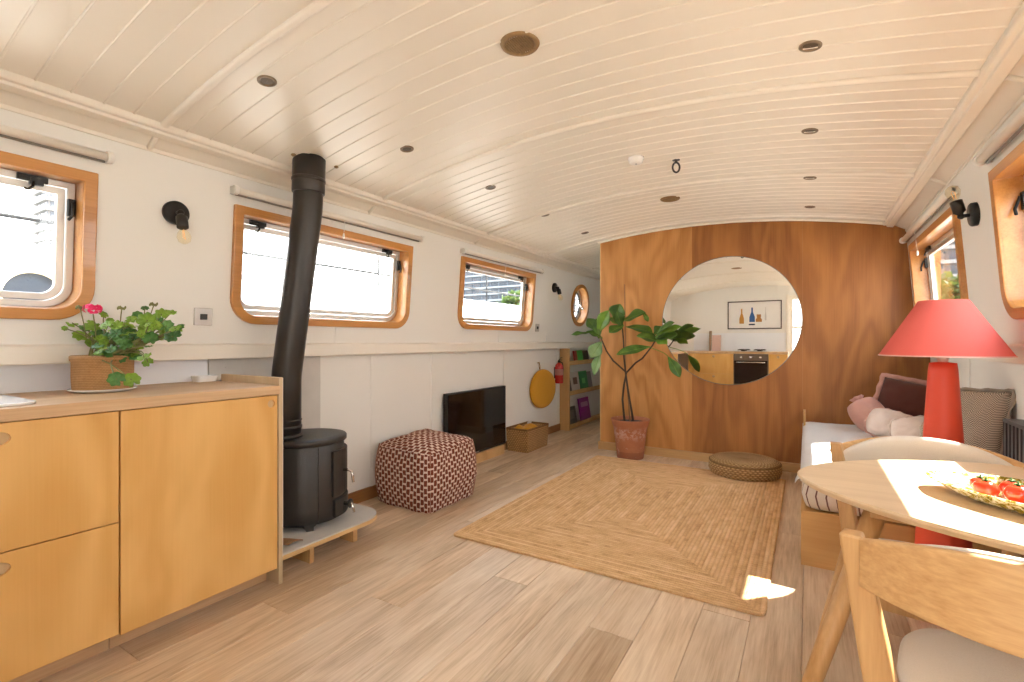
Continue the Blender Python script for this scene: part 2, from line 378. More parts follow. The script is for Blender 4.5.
def curve_mesh(loops, c0, c1, fmap, bev=0):
    cu = bpy.data.curves.new('tmp', 'CURVE'); cu.dimensions = '2D'; cu.fill_mode = 'BOTH'
    h = abs(c1-c0)/2; cu.extrude = max(h-bev, 1e-5); cu.bevel_depth = bev; cu.bevel_resolution = 1; cu.offset = -bev
    for lp in loops:
        sp = cu.splines.new('POLY'); sp.points.add(len(lp)-1); sp.use_cyclic_u = True
        for p, (a, b) in zip(sp.points, lp): p.co = (a, b, 0, 1)
    ob = bpy.data.objects.new('tmp', cu); C.objects.link(ob)
    dg = bpy.context.evaluated_depsgraph_get(); me = bpy.data.meshes.new_from_object(ob.evaluated_get(dg))
    mb = MB(); mid = (c0+c1)/2
    mb.add([fmap(v.co.x, v.co.y, mid+v.co.z) for v in me.vertices], [list(p.vertices) for p in me.polygons])
    bpy.data.objects.remove(ob); bpy.data.curves.remove(cu); bpy.data.meshes.remove(me)
    return mb
def rr(a0, a1, b0, b1, rb=.1, rt=.004, n=9):
    pts = []
    for cx_, cy_, r, st in ((a0+rb, b0+rb, rb, PI), (a1-rb, b0+rb, rb, 1.5*PI), (a1-rt, b1-rt, rt, 0), (a0+rt, b1-rt, rt, .5*PI)):
        k = n if r > .01 else 2
        for i in range(k+1):
            q = st+.5*PI*i/k; pts.append((cx_+r*math.cos(q), cy_+r*math.sin(q)))
    return pts
def circ(a, b, r, n=48): return [(a+r*math.cos(2*PI*i/n), b+r*math.sin(2*PI*i/n)) for i in range(n)]

def tag(o, label=None, cat=None, group=None, kind=None):
    for k, v in (('label', label), ('category', cat), ('group', group), ('kind', kind)):
        if v: o[k] = v
    return o
def thing(name, label, cat, loc=(0, 0, 0), group=None, rz=0):
    o = bpy.data.objects.new(name, None); C.objects.link(o); o.location = loc; o.rotation_euler = (0, 0, rz); o.empty_display_size = .05
    return tag(o, label, cat, group)
def struct(o): o['kind'] = 'structure'; return o
def rootempty(name, loc=(0, 0, 0)):
    o = bpy.data.objects.new(name, None); C.objects.link(o); o.location = loc; o['kind'] = 'structure'; return o
def copy_tree(o, loc, rz=0):
    n = o.copy(); C.objects.link(n); n.location = loc; n.rotation_euler = (0, 0, rz)
    for ch in list(o.children):
        c = ch.copy(); C.objects.link(c); c.parent = n
        for g in list(ch.children):
            d = g.copy(); C.objects.link(d); d.parent = c
    return n
def align(axis_to):   # rotation taking +Z to given vector
    return Vector((0, 0, 1)).rotation_difference(Vector(axis_to)).to_matrix().to_4x4()

# ------------------------------------------------------------------ room shell
XL, XR, XC = -2.66, .80, -.93
Y0, Y1 = -1.30, 8.2
SL = .078
def xl(z): return -2.515-SL*(1.98-z)
def xr(z): return .655+SL*(1.98-z)
nf = 1/math.hypot(1, SL)
def WLm(y, z, o): return Vector((xl(z)+o*nf, y, z-o*SL*nf))
def WRm(y, z, o): return Vector((xr(z)-o*nf, y, z-o*SL*nf))
def zc(x): return 2.22-.078*(x-XC)**2

# floor planks
def make_floor():
    mb = MB(); tints = []; pr = random.Random(21)
    joints = {-7: [1.228], -5: [1.505], -3: [1.937], 0: [1.787], -1: [.35], -2: [.62], -4: [.2], -6: [.05], 1: [.9], 2: [2.15]}
    W = .18; x00 = -.735
    k = -12
    while x00+k*W < XR+.1:
        a, b = x00+k*W, x00+(k+1)*W
        st = joints.get(k-0, None)
        st = st[0] if st else pr.uniform(0, 1.9)
        ys = [st]
        while ys[0] > Y0-.1: ys.insert(0, ys[0]-pr.choice([2.2, 2.0, 2.4, 2.1]))
        while ys[-1] < Y1+.1: ys.append(ys[-1]+pr.choice([2.2, 2.0, 2.4, 2.1]))
        for y0, y1 in zip(ys[:-1], ys[1:]):
            g = .0009; e = .0012
            n0 = len(mb.f)
            vs = [(a, y0, -.004), (b, y0, -.004), (b, y1, -.004), (a, y1, -.004),
                  (a+g+e, y0+g+e, 0), (b-g-e, y0+g+e, 0), (b-g-e, y1-g-e, 0), (a+g+e, y1-g-e, 0)]
            mb.add(vs, [(4, 5, 6, 7), (0, 1, 5, 4), (1, 2, 6, 5), (2, 3, 7, 6), (3, 0, 4, 7)])
            tints += [pr.random()]*8
        k += 1
    mb.add([(-3, Y0-.3, -.02), (1.2, Y0-.3, -.02), (1.2, Y1+.3, -.02), (-3, Y1+.3, -.02)], [(0, 1, 2, 3)]); tints += [.1]*4
    o = mb.build('floor', FLOORM, fix=False)
    at = o.data.attributes.new('plank', 'FLOAT', 'POINT')
    for i, q in enumerate(tints): at.data[i].value = q
    struct(o)
make_floor()

# windows data: (y0,y1,z0,z1) outer of wooden frame
WINL = [(-.48, .833, 1.205, 1.815), (1.398, 2.715, 1.212, 1.826), (3.322, 4.632, 1.226, 1.846)]
WINR = [(-.48, .833, 1.205, 1.815), (1.448, 2.770, 1.205, 1.825), (3.330, 4.640, 1.212, 1.832)]
PORT = (5.90, 1.585, .272)
FWD = .045
def hole(w): return rr(w[0]+FWD-.012, w[1]-FWD+.012, w[2]+FWD-.012, w[3]-FWD+.012, .085, .004)
outer = [(Y0-.05, 1.03), (Y1, 1.03), (Y1, 2.02), (Y0-.05, 2.02)]
wl = curve_mesh([outer]+[hole(w) for w in WINL]+[circ(PORT[0], PORT[1], PORT[2]-.03)], -.10, 0, WLm).build('wall_left', WHITE); struct(wl)
outer = [(Y0-.05, 1.03), (Y1, 1.03), (Y1, 2.02), (Y0-.05, 2.02)]
wr = curve_mesh([outer]+[hole(w) for w in WINR], -.10, 0, WRm).build('wall_right', WHITE); struct(wr)
# lower walls, battens and gunwale ledges
for nm, par, X, sgn, xf in (('left', wl, XL, 1, xl), ('right', wr, XR, -1, xr)):
    mb = MB().box(min(X, X-sgn*.06), max(X, X-sgn*.06), Y0-.05, Y1, -.02, 1.06)
    o = mb.build('lower_panel', WHITE, par); o['kind'] = 'structure'
    e = [(X-sgn*.05, 1.028), (xf(1.06)+sgn*.016, 1.028), (xf(1.06)+sgn*.018, 1.034), (xf(1.1)+sgn*.016, 1.098), (xf(1.108)-sgn*.002, 1.108), (X-sgn*.05, 1.108)]
    o = MB().prism(e, lambda a, b, c: Vector((a, c, b)), Y0-.05, Y1).build('trim_1' if sgn > 0 else 'trim_2', TRIMW); struct(o)
    for yy in ((2.45, 3.10, 4.215, 5.45) if sgn > 0 else (3.75, 1.2)):
        o = MB().box(min(X, X+sgn*.006), max(X, X+sgn*.006), yy-.012, yy+.012, .06, 1.03).build('wall_batten', WHITE, par, .002); o['kind'] = 'structure'
    for yy in ((2.075, 4.0, 5.0) if sgn > 0 else (3.75,)):
        mb = MB(); fm = WLm if sgn > 0 else WRm
        mb.prism([(yy-.008, 1.10), (yy+.008, 1.10), (yy+.008, 1.225), (yy-.008, 1.225)], fm, -.01, .004)
        o = mb.build('panel_joint_strip', WHITE, par, .001); o['kind'] = 'structure'
struct(MB().box(XL-.01, XL+.016, 2.05, 5.53, 0, .085).build('baseboard_left', wood('skirting_wood', (.26, .115, .035, 1), (.40, .20, .07, 1), 'Y', 4, 3, 9), bevel=.003))

# ceiling of tongue and groove boards
def make_ceiling():
    mb = MB(); xs = [-2.43+ (0.57+2.43)*i/44 for i in range(45)]
    rows = []; y = .004-.1*14
    while y < Y1+.05:
        rows += [(y-.0045, 0), (y-.003, -.003), (y, -.0042), (y+.003, -.003), (y+.0045, 0)]
        y += .1
    vs = [Vector((x, yy, zc(x)+dz)) for yy, dz in rows for x in xs]; n = len(xs)
    fs = [(j*n+i, (j+1)*n+i, (j+1)*n+i+1, j*n+i+1) for j in range(len(rows)-1) for i in range(n-1)]
    mb.add(vs, fs)
    vs = [Vector((x, yy, zc(x)+.05)) for yy in (Y0-.2, Y1+.2) for x in xs]
    mb.add(vs, [(i, i+1, n+i+1, n+i) for i in range(n-1)])
    o = mb.build('ceiling', CEILM, fix=False); struct(o)
    for yy in (-.2, 1.015, 2.29, 3.505, 4.655, 5.9, 7.1):
        pts = [Vector((x, yy, zc(x)-.004)) for x in xs]
        r = MB().tube(pts, .017, 8, flat=.8).build('trim_rib', CEILM, o); r['kind'] = 'structure'
    return o
ceil = make_ceiling()
# cornice mouldings and sloping soffits
for sgn, xin, nm in ((-1, -2.405, 'trim_3'), (1, .545, 'trim_4')):
    f = lambda a, b, c, s=sgn, x=xin: Vector((x+s*a, c, b))
    z0 = zc(xin)
    prof = [(-.034, z0+.02), (-.034, z0-.012), (-.028, z0-.020), (-.012, z0-.020), (-.008, z0-.032), (.03, z0-.040), (.038, z0-.03), (.038, z0+.03)]
    struct(MB().prism(prof, f, Y0-.05, Y1).build(nm, CEILM, bevel=.003))
    sof = [(.03, z0-.022), (.112, 1.982), (.125, 1.97), (.16, 1.97), (.16, 2.06), (.03, z0+.03)]
    o = MB().prism(sof, f, Y0-.05, Y1).build('trim_5' if sgn < 0 else 'trim_6', CEILM); struct(o)
    for yy in (1.015, 2.29, 3.505):
        p0, p1 = f(.035, z0-.026, yy), f(.112, 1.980, yy)
        b_ = MB().tube([p0, p1], .012, 8).build('soffit_batten', CEILM, o); b_['kind'] = 'structure'
    st = [(.105, 1.988), (.105, 1.970), (.122, 1.966), (.13, 1.988)]
    o2 = MB().prism(st, f, Y0-.05, Y1).build('soffit_bead', CEILM, o); o2['kind'] = 'structure'

# partition of stained plywood
part = rootempty('wall_far', (XC, 4.8, 0))
YP = 4.80
def ppanel(name, x0, x1, mat_, y0=YP, y1=YP+.018):
    n = 16; poly = [(x0, 0.0)]+[(x1, 0.0)]+[(x1+(x0-x1)*i/n, min(zc(x1+(x0-x1)*i/n)-.002, 2.16 if x1 > .5 and i == 0 else 9)) for i in range(n+1)]
    o = MB().prism(poly, lambda a, b, c: Vector((a, c, b)), y0, y1).build(name, mat_, part); o['kind'] = 'structure'; return o
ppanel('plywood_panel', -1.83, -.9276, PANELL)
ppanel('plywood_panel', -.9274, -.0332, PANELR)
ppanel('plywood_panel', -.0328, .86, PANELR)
o = ppanel('partition_core', -1.826, .86, PLINTH, YP+.018, YP+.05)
o = MB().box(-1.842, -1.830, YP-.001, YP+.05, 0, zc(-1.83)-.002).build('edge_strip', BIRCHX, part, .002); o['kind'] = 'structure'
o = MB().box(-1.855, .80, YP-.022, YP+.06, 0, .078).build('baseboard_far', PLINTH, part, .003); o['kind'] = 'structure'
# bead under the ceiling along the partition top
pts = [Vector((x, YP-.012, zc(x)-.010)) for x in [-1.86+2.42*i/40 for i in range(41)]]
o = MB().tube(pts, .014, 8, flat=1.0).build('trim_bead', CEILM, part); o['kind'] = 'structure'
# corridor behind the partition, end wall, kitchen wall behind the camera
struct(MB().box(-1.83, -1.80, YP+.05, Y1, 0, 2.2).build('wall_corridor', WHITE))
struct(MB().box(-2.8, 1.0, Y1-.02, Y1+.05, -.02, 2.3).build('wall_end', WHITE))
YB = -1.25
mb = MB()
mb.box(-2.8, -.30, YB-.08, YB, -.02, 2.3); mb.box(.66, 1.0, YB-.08, YB, -.02, 2.3); mb.box(-.30, .66, YB-.08, YB, 2.0, 2.3)
struct(mb.build('wall_back', WHITE))
struct(MB().box(-.345, -.295, YB-.08, YB+.03, 0, 2.02).build('trim_7', TRIMW, bevel=.003))

# ------------------------------------------------------------------ windows
def side_frame(fm, sgn):
    return fm
def make_window(idx, w, fm, latch=True):
    y0, y1, z0, z1 = w
    root = rootempty('window_%d' % idx, fm((y0+y1)/2, z0, 0))
    # wooden trim ring, proud of the wall, and its deep liner
    o = curve_mesh([rr(y0, y1, z0, z1, .135, .004), rr(y0+FWD, y1-FWD, z0+FWD, z1-FWD, .092, .004)], -.012, .022, fm, .004).build('window_frame', FRAMEW, root)
    o['kind'] = 'structure'
    i0 = .012
    o = curve_mesh([rr(y0+FWD-i0, y1-FWD+i0, z0+FWD-i0, z1-FWD+i0, .10, .004), rr(y0+FWD+.001, y1-FWD-.001, z0+FWD+.001, z1-FWD-.001, .092, .004)], -.115, .010, fm).build('window_liner', FRAMEW, root)
    o['kind'] = 'structure'
    a = FWD+.002; b = a+.026; c = b+.03
    o = curve_mesh([rr(y0+a, y1-a, z0+a, z1-a, .09, .004), rr(y0+b, y1-b, z0+b, z1-b, .07, .004)], -.10, -.068, fm, .003).build('aluminium_frame', ALU, root); o['kind'] = 'structure'
    o = curve_mesh([rr(y0+b+.003, y1-b-.003, z0+b+.003, z1-b-.003, .068, .004), rr(y0+c, y1-c, z0+c, z1-c, .045, .004)], -.098, -.074, fm, .003).build('aluminium_sash', ALU, root); o['kind'] = 'structure'
    o = curve_mesh([rr(y0+c-.006, y1-c+.006, z0+c-.006, z1-c+.006, .045, .004)], -.090, -.086, fm).build('glass_pane', GLASS, root); o['kind'] = 'structure'
    for yy in (y0+.17, y1-.18):
        mb = MB(); zz = z1-a-.028
        mb.prism([(yy-.045, zz), (yy+.045, zz), (yy+.045, zz+.024), (yy-.045, zz+.024)], fm, -.075, -.055)
        mb.prism([(yy-.012, zz-.012), (yy+.03, zz-.012), (yy+.03, zz+.012), (yy-.012, zz+.012)], fm, -.062, -.045)
        mb.tube([fm(yy, zz, -.05), fm(yy-.004, zz-.02, -.04), fm(yy-.018, zz-.036, -.034), fm(yy-.03, zz-.034, -.032)], .005, 8)
        o = mb.build('window_catch', BLACK, root, .002); o['kind'] = 'structure'
    mb = MB(); yy = y1-a-.012; zz = z1-.15
    mb.prism([(yy-.014, zz-.035), (yy+.01, zz-.035), (yy+.01, zz+.035), (yy-.014, zz+.035)], fm, -.07, -.052)
    mb.tube([fm(yy, zz+.02, -.05), fm(yy-.004, zz-.03, -.03), fm(yy-.02, zz-.055, -.028)], .006, 8)
    o = mb.build('window_stay', BLACK, root, .002); o['kind'] = 'structure'
    return root
for i, w in enumerate(WINL): make_window(i+1, w, WLm)
for i, w in enumerate(WINR): make_window(i+4, w, WRm)
# round porthole window
y, z, r = PORT
root = rootempty('window_7', WLm(y, z-r, 0))
for nm, r0, r1, c0, c1, m_ in (('window_frame', r, r-.045, -.012, .024, FRAMEW), ('window_liner', r-.034, r-.046, -.115, .01, FRAMEW), ('aluminium_frame', r-.047, r-.078, -.1, -.07, ALU), ('aluminium_sash', r-.08, r-.095, -.095, -.078, BLACK)):
    o = curve_mesh([circ(y, z, r0), circ(y, z, r1)], c0, c1, WLm, .003).build(nm, m_, root); o['kind'] = 'structure'
    for p in o.data.polygons: p.use_smooth = False
o = curve_mesh([circ(y, z, r-.09)], -.089, -.085, WLm).build('glass_pane', GLASS, root); o['kind'] = 'structure'
mb = MB().tube([WLm(y+.16, z+.02, -.07), WLm(y+.175, z-.03, -.03)], .01, 8); mb.ball(WLm(y+.178, z-.035, -.03), .016)
o = mb.build('window_catch', CHROME, root); o['kind'] = 'structure'

# roller blinds above the windows
def blind(fm, y0, y1, z, label, cord_y=None, cz=1.78, side=1):
    root = thing('roller_blind', label, 'blind', fm((y0+y1)/2, z, .04), 'cream roller blinds over the windows')
    MB().tube([fm(y0+.015, z, .034), fm(y1-.015, z, .034)], .017, 14).build('blind_roll', TRIMW, root)
    MB().tube([fm(y0+.02, z-.018, .017), fm(y1-.02, z-.018, .017)], .006, 8).build('bottom_bar', simple('blind_bar_grey', (.30, .27, .24, 1), .5), root)
    for yy in (y0, y1-.02):
        mb = MB(); mb.prism(circ(yy+.01, z, .024, 20), lambda a, b, c, q=yy: fm(q+c*1.0, b, .034+(a-(q+.01))), 0, .02)
        mb.prism([(yy, z-.02), (yy+.02, z-.02), (yy+.02, z+.02), (yy, z+.02)], fm, -.002, .03)
        mb.build('bracket', PLASTIC, root, .002)
    if cord_y:
        mb = MB().tube([fm(cord_y, z-.015, .03), fm(cord_y, cz+.02, .026)], .0016, 6)
        c_ = mb.build('pull_cord', PLASTIC, root)
        MB().lathe([(.001, -.022), (.006, -.018), (.0075, -.005), (.004, .012), (.001, .016)], 12, fm(cord_y, cz, .026)).build('cord_pull', PLASTIC, c_)
blind(WLm, -.52, .872, 1.888, 'cream roller blind above the window behind the geranium')
blind(WLm, 1.375, 2.79, 1.892, 'cream roller blind above the window behind the black flue', 2.075, 1.79)
blind(WLm, 3.30, 4.76, 1.888, 'cream roller blind above the window with blue tower block view', 4.0, 1.765)
blind(WRm, 1.40, 2.80, 1.888, 'cream roller blind over the window at the right edge beside the bulb light', None)
blind(WRm, 3.30, 4.74, 1.892, 'cream roller blind over the window above the sofa bench', 4.30, 1.73)

# ------------------------------------------------------------------ outside
boat = thing('neighbour_boat', 'white boat moored outside the left windows with black railing and porthole', 'boat', (-4.6, 2.5, -.8))
BW = simple('white_boat_paint', (.80, .80, .80, 1), .3)
mb = MB().box(-7.2, -4.7, -6, 13, -.9, 1.74)
mb.build('cabin', BW, boat, .04)
MB().box(-7.0, -4.66, -6.1, 13.1, 1.74, 1.79).build('cabin_roof', BW, boat, .02)
RAILM = simple('grey_railing_paint', (.008, .008, .009, 1), .9)
for zz in (2.0, 2.27): MB().tube([(-4.8, -6, zz), (-4.8, 13, zz)], .014, 8).build('rail', RAILM, boat)
for k in range(15): MB().tube([(-4.8, -5.55+1.26*k, 1.78), (-4.8, -5.55+1.26*k, 2.28)], .013, 8).build('rail_post', RAILM, boat)
mp = Matrix.Translation((-4.69, 1.18, 1.44)) @ Matrix.Rotation(PI/2, 4, 'Y')
pr_ = MB().lathe([(.16, -.005), (.16, .03), (.215, .035), (.23, .0), (.23, -.005)], 36, m=mp, cap=False).build('porthole_ring', simple('cream_porthole', (.75, .62, .40, 1), .4), boat)
MB().lathe([(.001, .01), (.162, .01)], 36, m=mp, cap=False).build('porthole_glass', simple('blue_dark_glass', (.008, .013, .022, 1), .3), boat)

def tower(name, label, loc, wx, wy, h, wallc, glassc, slabc, floors, bay, face):
    root = thing(name, label, 'building', loc)
    Wm = simple(name+'_wall', wallc, .8); Gm = simple(name+'_glass', glassc, .25); Sm = simple(name+'_slab', slabc, .7)
    MB().box(-wx/2, wx/2, -wy/2, wy/2, 0, h).build('tower_wall', Wm, root, world=False)
    fh = h/floors
    for k in range(floors):
        z0 = k*fh; mg = MB(); ms = MB()
        ms.box(-wx/2-.9, wx/2+.9, -wy/2-.9, wy/2+.9, z0, z0+fh*.26)
        for s_ in (-1, 1):
            n = int(wy/bay)
            for i in range(n):
                yy = -wy/2+(i+.5)*wy/n; mg.box(s_*wx/2-.2, s_*wx/2+.2, yy-bay*.42, yy+bay*.42, z0+fh*.3, z0+fh*.92)
            n = int(wx/bay)
            for i in range(n):
                xx = -wx/2+(i+.5)*wx/n; mg.box(xx-bay*.42, xx+bay*.42, s_*wy/2-.2, s_*wy/2+.2, z0+fh*.3, z0+fh*.92)
        mg.build('window_row', Gm, root, world=False); ms.build('balcony_band', Sm, root, world=False)
    return root
# directions through each window (u,v -> far point)
def far(u, dist):
    p = px(u, CY, dist); return (p.x, p.y, -1.0)
GB = (.012, .02, .032, 1)
tower('tower_block', 'blue glass tower block with pale balcony bands seen through the third left window', far(520, 240), 42, 46, 110, (.05, .065, .085, 1), GB, (.16, .17, .18, 1), 38, 4.5, 0)
tower('tower_block', 'pale grey tower block left of the blue glass tower', far(463, 320), 24, 28, 120, (.18, .18, .18, 1), (.05, .06, .07, 1), (.22, .22, .21, 1), 40, 4, 0)
tower('tower_block', 'pale stepped tower seen through the window at the left edge', far(68, 150), 11, 12, 75, (.17, .16, .16, 1), (.06, .065, .075, 1), (.20, .19, .18, 1), 26, 2.6, 0)
tower('apartment_block', 'pale apartment block seen through the right window above the lamp', far(948, 110), 26, 26, 60, (.17, .15, .14, 1), (.03, .04, .05, 1), (.22, .21, .20, 1), 20, 3.2, 0)
def tree(label, loc, h, r, seed):
    rr_ = random.Random(seed); root = thing('tree', label, 'tree', loc)
    MB().tube([(0, 0, 0), (.1, 0, h*.4), (0, .1, h*.75)], [.25, .18, .08], 8).build('trunk', BARK, root, world=False)
    mb = MB()
    for i in range(900):
        d = Vector((rr_.gauss(0, 1), rr_.gauss(0, 1), rr_.gauss(0, 1))).normalized()*r*rr_.uniform(.55, 1.0)
        d.x *= 1+.25*math.sin(i*.7); p = d+Vector((0, 0, h-r*.6)); s_ = rr_.uniform(.22, .5)
        a = Vector((rr_.uniform(-1, 1), rr_.uniform(-1, 1), rr_.uniform(-1, 1))).normalized()*s_
        b = a.cross(Vector((rr_.uniform(-1, 1), rr_.uniform(-1, 1), 1))).normalized()*s_*.7
        mb.quad(p-a, p+b, p+a, p-b)
    mb.build('crown', TREEM, root, world=False, fix=False)
tree('green tree outside the third left window below the blue tower', far(518, 48), 6.5, 1.6, 3)
tree('taller green tree outside the window above the coral lamp', far(944, 32), 5.6, 2.4, 4)
tree('shorter green tree outside the right window, right of the taller tree', far(972, 36), 5.0, 2.2, 5)
struct(MB().box(-300, 300, -300, 300, -1.05, -1.0).build('water', simple('canal_water', (.30, .30, .28, 1), .15)))
q = MB().box(2.6, 300, -300, 300, -1.0, -.1).build('quay', simple('pale_quay_paving', (.50, .47, .43, 1), .8)); struct(q)

# ------------------------------------------------------------------ ceiling fittings
def downlight(x, y, label, r=.036):
    z = zc(x); nrm = Vector((.156*(x-XC)*-1, 0, -1)).normalized(); m = Matrix.Translation((x, y, z)) @ align(nrm)
    root = thing('ceiling_spotlight', label, 'spotlight', (x, y, z), 'recessed ceiling spotlights')
    MB().lathe([(r*.66, -.012), (r*.66, .002), (r*.78, .006), (r, .004), (r, -.008)], 32, m=m, cap=False).build('ring', DOWNL, root)
    MB().lathe([(.0005, .0030), (r*.4, .0028), (r*.70, .0015)], 24, m=m, cap=False).build('lens', LENS, root)
DL = [(.010, 1.991, 'brass rimmed ceiling spotlight, the big one at upper right in the first boarded bay'),
      (.012, 2.794, 'ceiling spotlight right of the smoke detector and hook'),
      (.016, 3.596, 'ceiling spotlight on the sofa side, second from the mirror wall'),
      (.019, 4.371, 'ceiling spotlight on the sofa side closest to the mirror wall'),
      (-1.837, 1.147, 'ceiling spotlight above the kitchen units, left of the flue'),
      (-1.841, 1.943, 'ceiling spotlight just right of the flue top'),
      (-1.825, 2.728, 'ceiling spotlight on the window side, above the patterned pouf'),
      (-1.837, 3.548, 'ceiling spotlight on the window side, second from the corridor'),
      (-1.82, 4.346, 'ceiling spotlight on the window side beside the partition edge')]
for x, y, l in DL: downlight(x, y, l)
downlight(-2.0, 5.9, 'ceiling spotlight inside the dim corridor')
for x, y, l in ((-.908, 1.552, 'round bronze ceiling vent nearest the camera'), (-.905, 3.845, 'round bronze ceiling vent in front of the mirror wall')):
    z = zc(x); root = thing('ceiling_vent', l, 'vent', (x, y, z), 'round bronze ceiling vents'); m = Matrix.Translation((x, y, z)) @ align((0, 0, -1))
    MB().lathe([(.052, -.01), (.052, .004), (.058, .009), (.070, .007), (.074, 0), (.074, -.01)], 40, m=m, cap=False).build('rim', BRONZE, root)
    g = MB().lathe([(.0005, .0), (.053, -.001)], 32, m=m, cap=False)
    for k in range(-5, 6):
        hw = math.sqrt(max(0, .052**2-(k*.009)**2))
        g.box(x+k*.009-.0022, x+k*.009+.0022, y-hw, y+hw, z-.006, z+.001)
        g.box(x-hw, x+hw, y+k*.009-.0022, y+k*.009+.0022, z-.005, z+.001)
    g.build('grille', BRONZE, root)
sd = thing('smoke_detector', 'round white smoke detector on the boarded ceiling', 'smoke detector', (-.877, 2.879, zc(-.877)))
m = Matrix.Translation(sd.location) @ align((0, 0, -1))
MB().lathe([(.047, -.005), (.047, .012), (.043, .016), (.040, .03), (.032, .036), (.0005, .037)], 36, m=m).build('body', PLASTIC, sd)
MB().lathe([(.0005, .042), (.006, .041), (.007, .036)], 12, m=m, cap=False).build('test_button', simple('grey_button', (.4, .4, .4, 1)), sd)
hk = thing('ceiling_ring_hook', 'black iron ring hanging from a ceiling hook beside the smoke detector', 'hook', (-.676, 3.023, zc(-.676)))
m = Matrix.Translation(hk.location) @ align((0, 0, -1))
MB().lathe([(.022, -.005), (.022, .004), (.008, .008), (.006, .02), (.0005, .022)], 20, m=m).build('ceiling_plate', BLACK, hk)
c0 = Vector(hk.location)+Vector((0, 0, -.047))
dirx = Vector((cY, sY, 0))
pts = [c0+dirx*(.021*math.cos(2*PI*i/20))+Vector((0, 0, .030*math.sin(2*PI*i/20))) for i in range(21)]
MB().tube(pts, .0055, 8, cap=False).build('ring', BLACK, hk)

# ------------------------------------------------------------------ wall lights, switches
def sconce(fm, y, z, up, label, tilt=.0):
    root = thing('wall_light', label, 'wall light', fm(y, z, 0), 'black bulb wall lights')
    N = (fm(y, z, 1)-fm(y, z, 0)).normalized()
    m = Matrix.Translation(fm(y, z, 0)) @ align(N)
    MB().lathe([(.055, -.004), (.055, .018), (.050, .024), (.0005, .025)], 36, m=m).build('wall_plate', BLACK, root)
    k = 1 if up else -1; p = fm(y, z, .055)
    arm = MB().tube([fm(y, z, .02), p], .009, 12); arm.ball(p, .014); arm.build('arm', BLACK, root)
    ax = Vector((N.x*.25, tilt, k)).normalized()
    ms = Matrix.Translation(p) @ align(ax)
    MB().lathe([(.008, .005), (.014, .014), (.024, .022), (.024, .075), (.020, .078), (.0005, .074)], 28, m=ms).build('socket', BLACK, root)
    b = MB().lathe([(.012, .075), (.013, .085), (.024, .102), (.029, .122), (.024, .142), (.010, .152), (.0005, .154)], 28, m=ms, cap=False).build('bulb', BULB, root)
    f = MB().tube([ms @ Vector((.004, 0, .085)), ms @ Vector((.007, 0, .12)), ms @ Vector((0, .006, .13)), ms @ Vector((-.007, 0, .12)), ms @ Vector((-.004, 0, .085))], .0016, 6)
    f.build('filament', FILA, b)
sconce(WLm, 1.129, 1.72, False, 'black bulb wall light pointing down above the geranium')
sconce(WLm, 5.12, 1.745, False, 'small black bulb wall light beside the round porthole')
sconce(WRm, 3.06, 1.712, True, 'black bulb wall light pointing up above the coral lamp')
def switch(fm, y, z, label):
    root = thing('light_switch', label, 'switch', fm(y, z, 0), 'brushed steel wall switches')
    MB().prism([(y-.043, z-.043), (y+.043, z-.043), (y+.043, z+.043), (y-.043, z+.043)], fm, -.002, .007).build('plate', STEEL, root, .003)
    MB().prism([(y-.016, z-.014), (y+.016, z-.014), (y+.016, z+.014), (y-.016, z+.014)], fm, .005, .012).build('rocker', BLACK, root, .002)
switch(WLm, 1.271, 1.241, 'brushed steel switch plate beside the flue and geranium')
switch(WLm, 4.771, 1.268, 'small switch plate below the far wall light')

# ------------------------------------------------------------------ kitchen units on the left
FX = -2.076
def finger_hole(root, y, z, rx, rz_, m_):
    pass
def front_panel(name, y0, y1, z0, z1, holes, root, m_):
    return curve_mesh([[(y0, z0), (y1, z0), (y1, z1), (y0, z1)]]+holes, FX-.018, FX, lambda a, b, c: Vector((c, a, b)), .0015).build(name, m_, root)
def oval(y, z, a, b, n=28): return [(y+a*math.cos(2*PI*i/n), z+b*math.sin(2*PI*i/n)) for i in range(n)]
HOLEIN = simple('pull_recess_wood', (.55, .38, .20, 1), .6)
def drawers(y0, y1, label):
    u = thing('drawer_unit', label, 'cabinet', (FX-.3, (y0+y1)/2, 0), 'birch kitchen units')
    MB().box(-2.655, FX-.020, y0, y1, .085, .872).build('carcass', BIRCHX, u)
    MB().box(-2.60, -2.165, y0, y1, 0, .085).build('kickboard', OAKTOP, u, .002)
    for z0, z1 in ((.482, .872), (.085, .478)):
        yc = (y0+y1)/2-.006; zz = z1-.047
        d = front_panel('drawer', y0+.002, y1-.002, z0, z1, [oval(yc, zz, .031, .021)], u, BIRCH)
        curve_mesh([oval(yc, zz, .0305, .0205)], FX-.017, FX-.010, lambda a, b, c: Vector((c, a, b))).build('finger_pull', HOLEIN, d)
drawers(.15, .748, 'birch plywood unit with two drawers under the worktop')
u = thing('cupboard', 'birch plywood cupboard with one door beside the stove', 'cabinet', (FX-.3, 1.05, 0), 'birch kitchen units')
MB().box(-2.655, FX-.020, .75, 1.350, .085, .872).build('carcass', BIRCHX, u)
MB().box(-2.60, -2.165, .75, 1.350, 0, .085).build('kickboard', OAKTOP, u, .002)
d = front_panel('door', .752, 1.347, .078, .872, [circ(1.318, .835, .017, 28)], u, BIRCH)
curve_mesh([circ(1.318, .835, .0168, 28)], FX-.017, FX-.009, lambda a, b, c: Vector((c, a, b))).build('finger_pull', HOLEIN, d)
ep = MB().prism([(-2.56, 0), (-2.165, 0), (-2.130, 0), (-2.073, 0), (-2.073, .952), (-2.56, .952)], lambda a, b, c: Vector((a, c, b)), 1.352, 1.372).build('end_panel', EDGEW, u, .002)
MB().box(-2.555, -2.075, 1.3722, 1.3745, .12, .949).build('panel_facing', simple('white_panel_facing', (.72, .69, .64, 1), .5), ep)
